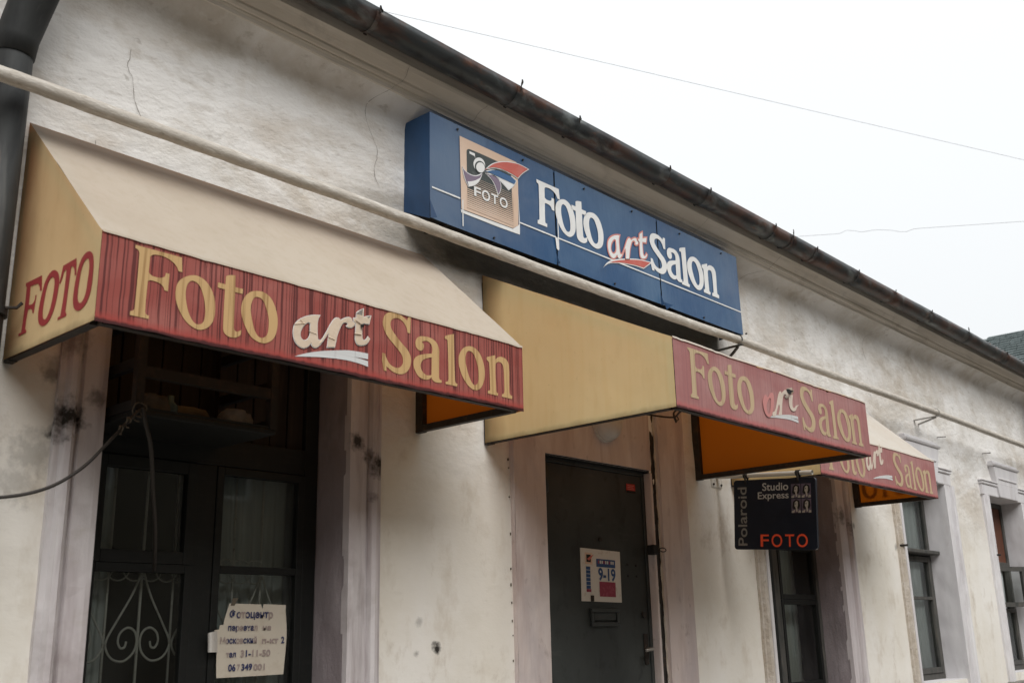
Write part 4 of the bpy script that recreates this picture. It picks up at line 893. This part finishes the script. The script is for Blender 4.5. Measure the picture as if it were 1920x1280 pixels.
# emblem with the bird-like camera and FOTO
oe = (840, 240, .15625)
em = traced('emblem', ["133,97 815,415 832,600s 838,1170 775,1205 155,972"], oe, SY, 'emblem_beige', sb, 0, .0040)
def esub(o): return o
traced('emblem_backing', ["150,978 300,1035 775,1212 850,1160 836,760 858,1150 858,1282 600,1190 155,1015"], oe, SY, 'sign_white', sb, 0, .0030)
traced('emblem_ground', ["216,300s 222,265s 250,258s 585,405 745,472 775,1140 232,950"], oe, SY, 'emblem_dark', em, 0, .0050)
q0, q1 = aty(oe[0] + 225 * .15625, oe[1] + 700 * .15625, SY), aty(oe[0] + 765 * .15625, oe[1] + 900 * .15625, SY)
zt_, zb_ = aty(oe[0] + 216 * .15625, oe[1] + 560 * .15625, SY).z, aty(oe[0] + 232 * .15625, oe[1] + 950 * .15625, SY).z
ns = 17
for k in range(ns):
    f = k / (ns - 1); z = zt_ + (zb_ - zt_) * f; th = .0016 + .0085 * f ** 1.3
    mb = MB(); xl = q0.x - .004 if f > .38 else q0.x + .06; mb.add([(xl, SY - .0060, z - th / 2), (q1.x + .012, SY - .0060, z - th / 2), (q1.x + .012, SY - .0060, z + th / 2), (xl, SY - .0060, z + th / 2)], [(0, 1, 2, 3)]); mb.build('stripe', 'emblem_beige', em)
def ell(cx, cy_, rx, ry, rot=0, n=28): return ' '.join('%f,%fs' % (cx + rx * math.cos(t) * math.cos(rot) - ry * math.sin(t) * math.sin(rot), cy_ + rx * math.cos(t) * math.sin(rot) + ry * math.sin(t) * math.cos(rot)) for t in [2 * math.pi * i / n for i in range(n)])
traced('eye', [ell(365, 445, 68, 86, -.3)], oe, SY, 'sign_white', em, 0, .0070)
traced('eye_ring', [ell(372, 474, 60, 74, -.3)], oe, SY, 'emblem_dark', em, 0, .0080)
traced('eye_ball', [ell(376, 480, 50, 62, -.3)], oe, SY, 'sign_white', em, 0, .0090)
traced('flash', ["246,284 312,312 313,345 318,372 308,345 248,312"], oe, SY, 'sign_white', em, 0, .0070)
for nm, txt, mt in (('wing', "425,512 520,432s 640,405s 760,415s 850,440s 965,503 880,560s 830,617 760,570s 640,512s 540,490s", 'emblem_red'),
                    ('wing', "425,527 520,503s 620,513s 720,560s 812,640 780,700s 715,755 660,690s 590,620s 500,560s", 'emblem_blue'),
                    ('tail', "430,545 520,565s 590,610s 625,680s 620,760s 585,820 565,740s 520,640s", 'emblem_purple'),
                    ('tail', "153,458 200,520s 260,560s 330,573s 408,535 372,630s 320,690s 235,715 190,620s", 'emblem_purple')):
    traced(nm, [txt], oe, SY, 'sign_white', em, 0, .0072); traced(nm + '_fill', [txt], oe, SY, mt, em, .0052, .0088)
traced('wing_slot', ["505,502 600,503s 680,530s 748,575 735,580s 660,545s 590,515s"], oe, SY, 'emblem_dark', em, 0, .0100)
traced('tail_edge', ["215,645 300,635s 385,590 372,630s 320,690s 235,715"], oe, SY, 'sign_white', em, .002, .0100)
def text3d(s_, size_box, fn, mat, parent, name='lettering', font_scale=1.0, shear=0, bold=0.0):
    """built-in sans letters fitted into a box (u0, u1, v0, v1) then mapped to 3D; one object per character"""
    u0, u1, v0, v1 = size_box; objs = []
    cu = bpy.data.curves.new('t', 'FONT'); cu.body = s_; cu.size = 1; cu.offset = bold; cu.resolution_u = 4
    o = bpy.data.objects.new('t', cu); C.objects.link(o); bpy.context.view_layer.update()
    me = bpy.data.meshes.new_from_object(o.evaluated_get(bpy.context.evaluated_depsgraph_get()))
    bpy.data.objects.remove(o)
    if not me.vertices: return None
    xs = [v.co.x for v in me.vertices]; ys = [v.co.y for v in me.vertices]
    mnx, mxx, mny, mxy = min(xs), max(xs), min(ys), max(ys)
    v = [fn(u0 + (p.co.x - mnx) / (mxx - mnx) * (u1 - u0), v0 + (p.co.y - mny) / (mxy - mny) * (v1 - v0)) for p in me.vertices]
    f = [tuple(p.vertices) for p in me.polygons]
    return mesh(name, v, f, mat, parent)
for ch, l, r, t_, b_ in (('F', (297, 760), (378, 790), (300, 703), (310, 822)), ('O', (393, 810), (488, 830), (430, 752), (455, 888)), ('T', (505, 810), (585, 830), (515, 793), (555, 922)), ('O', (605, 890), (700, 920), (650, 842), (670, 970))):
    bb = pbox(l, r, t_, b_, SY, *oe); text3d(ch, bb, lambda u, v: (u, SY - .0100, v), 'sign_white', em, 'letter', bold=.02)
# peeled vinyl at the seams and lower edge
for (px, py), (qx, qy), (rx, ry), dz in (((1042, 470), (1050, 494), (1046, 494), -.02), ((1238, 548), (1246, 570), (1240, 572), -.03), ((806, 372), (820, 408), (808, 408), -.03), ((1245, 566), (1262, 572), (1250, 580), -.02)):
    mesh('peeled_vinyl', [aty(px, py, SY - .008), aty(qx, qy, SY + dz), aty(rx, ry, SY - .008)], [(0, 1, 2)], 'sign_side', sb)
mesh('peeled_vinyl', [aty(1041, 442, SY - .010), aty(1046, 448, SY - .010), aty(1048, 470, SY - .012), aty(1044, 466, SY - .010)], [(0, 1, 2, 3)], 'sign_white', sb)
for k in range(12):
    x = SX0 + .2 + k * .265 + .05 * rnd.random(); z = (SZ0 + .02) if k % 2 else (SZ1 - .03); mb = MB(); mb.tube([(x, SY + .004, z), (x, SY - .009, z)], .006, 8); mb.build('screw', 'dark_steel', sb)

# ------------------------------------------------------------------ hanging sign
HX = 6.33
hs = thing('hanging_sign', 'small black board reading Studio Express Polaroid FOTO hung from a white pole', 'sign', (HX, -.43, .55))
tl = math.atan2(.054, .723)
ea = Vector((0, -math.cos(tl), -math.sin(tl))); eb = Vector((0, -math.sin(tl), math.cos(tl)))
O = Vector((HX - .011, -.118, .545)); BW, BH = .598, .462      # lower inner corner
def bd(u, v, d=0): return O + ea * (u * BW) + eb * (v * BH) + Vector((-d, 0, 0))
rr = .045
crn = []
for cx_, cy_, a0 in ((1 - rr * .77, 1 - rr, 0), (rr * .77, 1 - rr, 90), (rr * .77, rr, 180), (1 - rr * .77, rr, 270)):
    for k in range(6): an = R(a0 + 18 * k); crn.append((cx_ + rr * .77 * math.cos(an), cy_ + rr * math.sin(an)))
brd = sheet('board', [[Vector(p) for p in crn]], lambda u, v: bd(u, v), 'board_navy', hs, (.022, 0, 0))
T_ = lambda s_, bb, mt, b=0.0: text3d(s_, bb, lambda u, v: bd(u, v, .0015), mt, brd, 'lettering', bold=b)
T_('Studio', (.363, .68, 1 - .168, 1 - .055), 'board_grey', .012); T_('Express', (.305, .682, 1 - .315, 1 - .185), 'board_grey', .012)
text3d('Polaroid', (.055, .895, 0, 1), lambda u, v: bd(.165 - .115 * v, u, .0015), 'board_dim', brd, 'lettering', bold=.012)
for ch, u0, u1 in (('F', .328, .430), ('O', .462, .592), ('T', .628, .735), ('O', .762, .893)): text3d(ch, (u0, u1, .04 if ch != 'O' else .034, .212 if ch != 'O' else .218), lambda u, v: bd(u, v, .0015), 'board_orange', brd, 'letter', bold=.008)
for i, u0 in enumerate((.712, .834)):
    for j, v1 in enumerate((.915, .705)):
        u1, v0 = u0 + .112, v1 - .195
        ph = mesh('photo', [bd(u0, v0, .0012), bd(u1, v0, .0012), bd(u1, v1, .0012), bd(u0, v1, .0012)], [(0, 1, 2, 3)], 'photo_violet', brd)
        L = lambda a, b, d: bd(u0 + a * .112, v0 + b * .195, d)
        for mt, d, pts in (('black', .0016, [(.1, .35), (.2, .8), (.5, .97), (.85, .85), (.92, .5), (.8, .3), (.3, .25)]), ('photo_pale', .0020, [(.38, .75), (.55, .85), (.7, .78), (.68, .5), (.62, .38), (.66, .1), (.50, .06), (.45, .35), (.33, .5)]),
                           ('photo_pale', .0020, [(0.02, 0), (.3, 0), (.38, .22), (.2, .16), (.05, .12)]), ('photo_pale', .0020, [(.7, 0), (.98, 0), (.98, .16), (.8, .2)]), ('black', .0024, [(.40, .66), (.52, .68), (.52, .62), (.42, .6)])):
            mesh('print', [L(a, b, d) for a, b in pts], [tuple(range(len(pts)))], mt, brd)
pz = lambda y: 1.049 + y * math.tan(tl)
mb = MB(); mb.tube([(HX, -.006, pz(-.006)), (HX, -.727, pz(-.727))], .0155, 14, cap=False); mb.tube([(HX, -.72, pz(-.72)), (HX, -.006, pz(-.006))], .0125, 14, cap=False); mb.build('pole', 'white_paint', hs, True)
mb = MB(); mb.box(HX - .07, HX + .07, -.014, .002, pz(0) - .075, pz(0) + .06); mb.build('bracket_plate', 'white_paint', hs, bevel=.004)
for a, b in ((-.05, -.055), (.05, -.055), (-.05, .04), (.05, .04)): mb = MB(); mb.tube([(HX + a, -.012, pz(0) + b), (HX + a, -.022, pz(0) + b)], .008, 6); mb.build('bolt', 'dark_steel', hs)
for u in (.155, .80):
    c = bd(u, .96) + Vector((.011, 0, 0)); pc = Vector((HX, c.y, pz(c.y))); mb = MB()
    for s in (-.014, 0, .014): mb.tube([pc + Vector((.0185 * math.cos(t), s * .8, .0185 * math.sin(t))) for t in [2 * math.pi * i / 12 for i in range(13)]], .0045, 6)
    mb.tube([pc + Vector((-.017, 0, -.004)), c + Vector((-.016, 0, .01)), c + Vector((-.013, 0, -.012))], .007, 6); mb.tube([pc + Vector((.017, 0, -.004)), c + Vector((.016, 0, .01)), c + Vector((.013, 0, -.012))], .007, 6); mb.build('tie', 'rust_steel', hs, True)

# ------------------------------------------------------------------ lamp over the door
lc = aty(1132, 792, -.014)
lp = thing('wall_lamp', 'round ribbed glass bulkhead lamp on the wall above the steel door', 'lamp', (lc.x, -.014, lc.z))
mb = MB(); n, m = 40, 14
for i in range(m + 1):
    a = math.pi / 2 * i / m; rr = .116 * math.cos(a) ** .8 * (1 + .018 * math.sin(i * 2.6)); 
    for k in range(n): t = 2 * math.pi * k / n; mb.v.append((lc.x + rr * math.cos(t), -.035 - .085 * math.sin(a), lc.z + rr * math.sin(t)))
for i in range(m):
    for k in range(n): mb.f.append((i * n + k, i * n + (k + 1) % n, (i + 1) * n + (k + 1) % n, (i + 1) * n + k))
mb.build('globe', 'lamp_glass', lp, True)
mb = MB(); mb.tube([(lc.x, -.012, lc.z), (lc.x, -.036, lc.z)], .122, 32); mb.build('base_ring', 'grille_paint', lp, bevel=.003)

# ------------------------------------------------------------------ notices
q = lambda px, py: aty(px, py, .048)
pl = thing('opening_hours_plate', 'scuffed white plate marked 9-19 with a magenta block on the steel door', 'plate', (4.99, .046, .195))
A_, B_, C_, D_ = aty(1088, 1026, .046), aty(1162, 1034, .046), aty(1166, 1129, .046), aty(1091, 1126, .046)
fp = lambda u, v, d=0: Vector(((D_ + (C_ - D_) * u) * (1 - v) + (A_ + (B_ - A_) * u) * v)) + Vector((0, -d, 0))
mesh('plate', [fp(0, 0), fp(1, 0), fp(1, 1), fp(0, 1), fp(0, 0, -.003), fp(1, 0, -.003), fp(1, 1, -.003), fp(0, 1, -.003)], [(0, 1, 2, 3), (7, 6, 5, 4), (0, 4, 5, 1), (1, 5, 6, 2), (2, 6, 7, 3), (3, 7, 4, 0)], 'paper_white', pl)
def rect(nm, u0, u1, v0, v1, mt, d, f=fp, par=pl): return mesh(nm, [f(u0, v0, d), f(u1, v0, d), f(u1, v1, d), f(u0, v1, d)], [(0, 1, 2, 3)], mt, par)
text3d('9-19', (.42, .86, .40, .65), lambda u, v: fp(u, v, .0015), 'ink_blue', pl, 'lettering', bold=.03)
rect('banner', .38, .86, .665, .82, 'ink_blue', .0012)
for k in range(9): rect('banner_mark', .42 + k * .046, .42 + k * .046 + .030, .73, .79, 'paper_white' if k % 3 else 'magenta', .0018)
rect('magenta_block', .44, .85, .10, .385, 'magenta', .0012)
rect('emblem', .10, .28, .70, .92, 'emblem_beige', .0012); rect('emblem_ground', .135, .245, .74, .885, 'black', .0016)
mesh('emblem_wing', [fp(.15, .80, .002), fp(.24, .86, .002), fp(.32, .895, .002), fp(.26, .83, .002), fp(.2, .77, .002)], [(0, 1, 2, 3, 4)], 'emblem_red', pl)
for k in range(6): rect('bar', .12, .225, .235 + .072 * k, .235 + .072 * k + .062, 'ink_blue', .0012)
rect('bar', .12, .235, .175, .23, 'magenta', .0012)
mb = MB(); c_ = fp(.25, .04, .004); mb.box(c_.x - .012, c_.x + .01, c_.y - .004, c_.y + .004, c_.z - .012, c_.z + .022); mb.build('clip', 'rust_steel', pl)
st = thing('door_sticker', 'small red sticker with a dark strip near the top of the steel door', 'sticker', (5.29, .047, .86))
a, b, c, d = aty(1174, 906, .047), aty(1190, 908, .047), aty(1191.5, 925, .047), aty(1174.5, 922.5, .047)
fs = lambda u, v, dd=0: (d + (c - d) * u) * (1 - v) + (a + (b - a) * u) * v + Vector((0, -dd, 0))
rect('sticker', 0, 1, 0, 1, 'sticker_red', .0, fs, st); rect('strip', 0, 1, 0, .26, 'black', .001, fs, st)
for k, v_ in enumerate((.78, .58, .38)): rect('print_line', .12, .88 - .1 * (k == 1), v_, v_ + .07, 'pink_edge', .001, fs, st)
# torn paper notice on the window
pn = thing('paper_notice', 'torn cream paper notice in Cyrillic taped inside the grilled window', 'notice', (2.76, .19, -.13))
on = (370, 1090, 190 / 1280); YN = .190
pb = traced('paper', ["408,272 500,275 805,285 822,345 838,282 1118,292 1115,360 1128,620s 1118,820s 1100,1010s 1085,1165 700,1190s 240,1215 240,1000s 255,720 215,612 275,600 285,545 330,545 345,470s"], on, YN, 'paper', pn, 0, 0)
mb = MB()
def curl(u, v):
    p = aty(on[0] + (255 - 150 * math.sin(u * 1.7)) * on[2], on[1] + (620 + (270) * v + 30 * u * (1 - v)) * on[2], YN); return (p.x, YN - .03 * math.sin(u * 2.6), p.z)
mb.grid(10, 6, curl); mb.build('curled_flap', 'paper_white', pn, True)
def pt(s_, fade, x0_, x1_, yb, yt, bold=.03):
    """one word; fade = list of (from, to) fractions of its width where the ink has bleached"""
    a, b = aty(on[0] + x0_ * on[2], on[1] + yb * on[2], YN), aty(on[0] + x1_ * on[2], on[1] + yb * on[2], YN); c = aty(on[0] + x0_ * on[2], on[1] + yt * on[2], YN)
    o = text3d(s_, (0, 1, 0, 1), lambda u, v: Vector((u, YN - .0035, v)), 'ink', pn, 'lettering', bold=bold); me = o.data; me.materials.append(M['ink_faded'])
    for p in me.polygons:
        u = sum(me.vertices[k].co.x for k in p.vertices) / len(p.vertices); p.material_index = int(any(f0 <= u <= f1 for f0, f1 in fade))
    for v in me.vertices: u, q_ = v.co.x, v.co.z; v.co = (a.x + (b.x - a.x) * u, YN - .0035, a.z + (c.z - a.z) * q_)
pt('Фотоцентр', [(.22, .38), (.88, 1)], 398, 948, 485, 350)
pt('переехал', [(.3, .52), (.86, 1)], 380, 752, 640, 555); pt('на', [(0, 1)], 820, 925, 612, 555)
pt('Московский', [(0, .2), (.42, .62), (.88, 1)], 280, 745, 785, 695); pt('п-кт', [(0, 1)], 810, 1015, 780, 720); pt('2', [], 1052, 1092, 775, 690)
pt('тел', [(0, .28)], 352, 480, 957, 895); pt('31-', [(0, .3)], 540, 668, 950, 862); pt('11-50', [(0, 1)], 685, 915, 945, 860)
pt('06', [], 382, 475, 1132, 1038); pt('7', [(0, 1)], 495, 532, 1120, 1040); pt('349', [], 548, 685, 1122, 1035); pt('001', [(0, 1)], 700, 845, 1116, 1035)
mesh('tape', [aty(on[0] + x * on[2], on[1] + y * on[2], YN - .002) for x, y in ((420, 300), (450, 205), (520, 205), (470, 300))], [(0, 1, 2, 3)], 'rag', pn)

# ------------------------------------------------------------------ cage, clutter and cables under the first awning
cg = thing('wall_cage', 'dark metal shelf cage hung in front of the window under the first awning', 'cage', (2.22, 0, .85))
cx0, cx1, cyf, cyb, cz0, cz1 = 1.905, 2.505, -.205, .19, .856, 1.30
for x in (cx0, cx1):
    for y in (cyf, cyb): mb = MB(); mb.bar((x, y, cz0), (x, y, cz1), .034, .034); mb.build('post', 'rust_steel', cg)
    for z in (cz0 + .02, 1.04, 1.22): mb = MB(); mb.bar((x, cyf + .018, z), (x, cyb - .018, z), .03, .04); mb.build('rail', 'black', cg)
for z, h in ((1.005, .042), (1.20, .04)): mb = MB(); mb.bar((cx0 + .018, cyf, z), (cx1 - .018, cyf, z), .03, h); mb.build('rail', 'rust_steel', cg)
mb = MB(); mb.box(cx0 - .012, cx1 + .012, cyf - .016, cyb + .01, cz0 - .022, cz0 + .0); mb.build('shelf', 'dark_wood', cg, bevel=.004)
mb = MB(); mb.box(cx0 + .018, cx1 - .018, cyf - .012, cyf + .01, cz0 + .001, cz0 + .012); mb.build('shelf_edge', 'dark_wood', cg)
def lump(name, c, s, mat, label, cat, seed):
    bm = bmesh.new(); bmesh.ops.create_icosphere(bm, subdivisions=3, radius=1)
    vs = []; 
    for v in bm.verts:
        k = 1 + .35 * fbm(v.co.x * 1.5 + seed, v.co.y * 1.5, v.co.z * 1.5, 3); q = v.co * k
        q = Vector((max(-.8, min(.8, q.x)), max(-.8, min(.8, q.y)), max(-.75, min(.8, q.z)))); v.co = Vector((q.x * s[0], q.y * s[1], q.z * s[2]))
    me = bpy.data.meshes.new(name); bm.to_mesh(me); bm.free(); me.materials.append(M[mat]); o = bpy.data.objects.new(name, me); C.objects.link(o)
    o.location = Vector(c) + Vector((0, 0, .75 * s[2])); me.polygons.foreach_set('use_smooth', [True] * len(me.polygons)); return tag(o, label, cat)
lump('rubble_block', (2.38, -.13, cz0), (.075, .06, .05), 'stone', 'broken pale masonry block lying in the dark cage', 'block', 1)
lump('rag_bundle', (2.0, -.12, cz0 + .0), (.08, .07, .055), 'rag', 'dull brown bundled rag at the end of the dark cage', 'rag', 5)
lump('cloth_heap', (2.24, .03, cz0), (.12, .08, .06), 'rag', 'long crumpled cloth lying across the back of the dark cage', 'cloth', 9)
mb = MB(); mb.tube([(2.10, -.10, cz0 + .001), (2.10, -.10, cz0 + .06), (2.10, -.10, cz0 + .075), (2.10, -.10, cz0 + .10)], .03, 14, rad=[.03, .03, .014, .013]); o = mb.build('plastic_bottle', 'plastic_cyan', None, True); tag(o, 'small dull teal plastic bottle standing in the dark cage', 'bottle')
mb = MB(); kp = aty(262, 768, cyf - .03)
path = [kp] + [aty(px, py, y) for px, py, y in ((235, 795, -.24), (200, 832, -.25), (160, 872, -.26), (110, 905, -.26), (60, 923, -.25), (0, 932, -.22), (-80, 935, -.2), (-200, 925, -.19))]
mb.tube(spline(path, 6), .006, 8); o = mb.build('slack_cable', 'cable', None, True); tag(o, 'slack brown cable sagging from the cage across the lilac surround', 'cable')
mb = MB(); mb.tube(spline([kp + Vector((.01, .0, .01)), aty(272, 790, -.23), aty(283, 840, -.20), aty(287, 920, -.1), aty(291, 990, 0), aty(290, 1045, .1), aty(289, 1068, .185)], 6), .008, 8); o = mb.build('hanging_cable', 'cable', None, True); tag(o, 'brown cable hanging straight down in front of the grilled window', 'cable')
mb = MB()
for c_, r_, tw in ((aty(262, 768, cyf - .02), .028, .3), (aty(240, 792, -.245), .02, 1.2), (aty(226, 806, -.25), .016, 2.0), (aty(258, 780, cyf - .022), .02, .9)):
    mb.tube([c_ + Vector((r_ * math.cos(t) * math.cos(tw), -.006 * math.sin(3 * t), r_ * math.sin(t))) for t in [5.2 * i / 14 for i in range(15)]], .0032, 6)
o = mb.build('wire_ties', 'rag', None, True); tag(o, 'twisted pale wire ties knotting the cable to the cage', 'wire')
# wires tangled under the second awning
mb = MB()
mb.tube(spline([aty(1190, 772, -.06), aty(1222, 778, -.1), aty(1262, 782, -.3), aty(1275, 772, -.5), aty(1292, 765, -.7)], 6), .006, 6)
mb.tube(spline([aty(1268, 792, -.32), aty(1263, 775, -.32), aty(1272, 765, -.34), aty(1278, 757, -.36)], 6), .006, 6, rad=None)
mb.tube(spline([aty(1265, 778, -.32), aty(1268, 788, -.32), aty(1272, 786, -.32), aty(1270, 781, -.32)], 6), .004, 6)
mb.tube(spline([aty(1306, 775, -.7), aty(1316, 780, -.7), aty(1325, 780, -.7), aty(1332, 781, -.7)], 6), .005, 6)
o = mb.build('wire_tangle', 'cable', None, True); tag(o, 'tangle of thin dark wires under the yellow-sided awning', 'wires')
wt = thing('wall_catch', 'small dark iron catch with a wire loop on the chase beside the door', 'catch', aty(1232, 1030, 0))
c_ = aty(1225, 1030, -.03); mb = MB(); mb.box(c_.x - .02, c_.x + .03, -.05, .004, c_.z - .03, c_.z + .03); mb.build('body', 'black', wt, bevel=.006)
mb = MB(); mb.tube([c_ + Vector((.06 + .035 * math.cos(t), -.03, .012 * math.sin(t))) for t in [2 * math.pi * i / 14 for i in range(15)]], .0035, 6); mb.build('loop', 'dark_steel', wt)

# stubs of old iron pins in the wall
for px, py, r_, lb in ((1681, 1022, .010, 'stubby rusty pin beside the window with the projecting ledge'), (1858, 1040, .010, 'stubby rusty pin beside the window with the open vent sash'),
                       (1755, 820, .004, 'thin wire pin in the wall just under the gas pipe bracket'), (1840, 850, .004, 'thin wire pin in the wall beside the keystone of the vent-sash window')):
    a = aty(px, py, 0.01); mb = MB(); mb.tube([a, a + Vector((.0, -.10, -.004))], r_, 8); o = mb.build('iron_pin', 'rust_steel'); tag(o, lb, 'pin', 'iron pins in the wall')

# ------------------------------------------------------------------ overhead wires and the next house
def wire(p0, p1, z0_, z1_, label, sag=0, kink=()):
    a, b = atz(*p0, z0_), atz(*p1, z1_); d = b - a; a = a - d * .25; b = b + d * .8; mb = MB(); n = 60; pts = []
    for i in range(n + 1):
        t = i / n; p = a + (b - a) * t; p.z -= sag * math.sin(math.pi * t)
        for (tc_, amp, wd) in kink: p.z += amp * math.exp(-((t - tc_) / wd) ** 2)
        pts.append(p)
    mb.tube(pts, .0036, 6); o = mb.build('overhead_wire', 'thin_wire', None, True); tag(o, label, 'wire')
wire((690, 15), (1920, 300), 8.2, 8.2, 'thin overhead wire slanting down across the white sky')
wire((1500, 443), (1920, 415), 7.2, 6.6, 'thin kinked overhead wire low above the gutter', 0, ((.24, .08, .012), (.36, -.06, .014), (.30, .03, .02)))
nh = thing('neighbour_house', 'house beyond the facade with a grey-green shingled roof', 'house', (28, .5, -EYE))
NX, NY0, NY1 = 24.0, -4.0, 4.35
mb = MB(); mb.box(NX + .4, NX + 8, NY0 + .3, NY1 - .3, -EYE - .14, 5.1); mb.build('wall', 'far_wall', nh)
RZ0, RZ1, RX1 = 4.9, 7.05, NX + 3.0
mb = MB(); mb.add([(NX, NY0, RZ0), (NX, NY1, RZ0), (RX1, NY1 - .2, RZ1), (RX1, NY0 + 1.5, RZ1), (NX + 8.4, NY0, RZ0), (NX + 8.4, NY1, RZ0)], [(0, 1, 2, 3), (4, 3, 2, 5), (0, 3, 4), (1, 5, 2)]); mb.build('roof', 'far_shingle', nh)
mb = MB(); rows = 26
for r in range(rows):
    f0, f1 = r / rows, (r + 1.25) / rows; y_ = NY0 + 1.2 * f0 + .15 * (r % 2)
    while y_ < NY1 - .25:
        wd = .24 + .05 * rnd.random(); g0 = lambda f, y, l: (NX + 3 * min(f, 1) - l * .58, y, RZ0 + (RZ1 - RZ0) * min(f, 1) + l * .81)
        lf = .028 + .012 * rnd.random(); mb.add([g0(f0, y_, lf), g0(f0, y_ + wd - .012, lf), g0(f1, y_ + wd - .012, .008), g0(f1, y_, .008), g0(f0, y_, .0), g0(f0, y_ + wd - .012, .0)], [(0, 1, 2, 3), (4, 5, 1, 0)]); y_ += wd
o = mb.build('shingles', 'far_shingle', nh); o['kind'] = 'stuff'

oh = thing('opposite_sky_blocker', 'unseen three-storey ochre row house across the street, added to block low sky light', 'house', (10, -15, -EYE))  # out of view; added and made tall to cut low sky light
mb = MB(); mb.box(-30, 55, -26, -15, -EYE - .14, 9.6); mb.build('wall', 'far_wall', oh)
mb = MB(); mb.add([(-30.4, -14.6, 9.6), (55.4, -14.6, 9.6), (55.4, -20.5, 12.2), (-30.4, -20.5, 12.2), (55.4, -26.4, 9.6), (-30.4, -26.4, 9.6)], [(0, 1, 2, 3), (3, 2, 4, 5), (1, 4, 2), (0, 3, 5)]); mb.build('roof', 'roof_metal', oh)
mb = MB(); mb.box(-.6, .6, -.04, .06, -.95, .95); wo = mb.build('window', 'white_paint', oh); wo.location = Vector((-28, -15, .1)) - oh.location * 0
mb = MB(); mb.box(-.5, .5, -.0, .07, -.85, .85); po = mb.build('window_pane', 'black', oh); po.location = wo.location
for k in range(27):
    for z in (.1, 3.9, 7.5):
        if (k, z) == (0, .1): continue
        for src in (wo, po): c_ = src.copy(); C.objects.link(c_); c_.location = (-28 + k * 3.1, -15, z)

# ------------------------------------------------------------------ lift everything to street level
for o in list(scene.objects):
    if o.parent is None: o.location.z += EYE
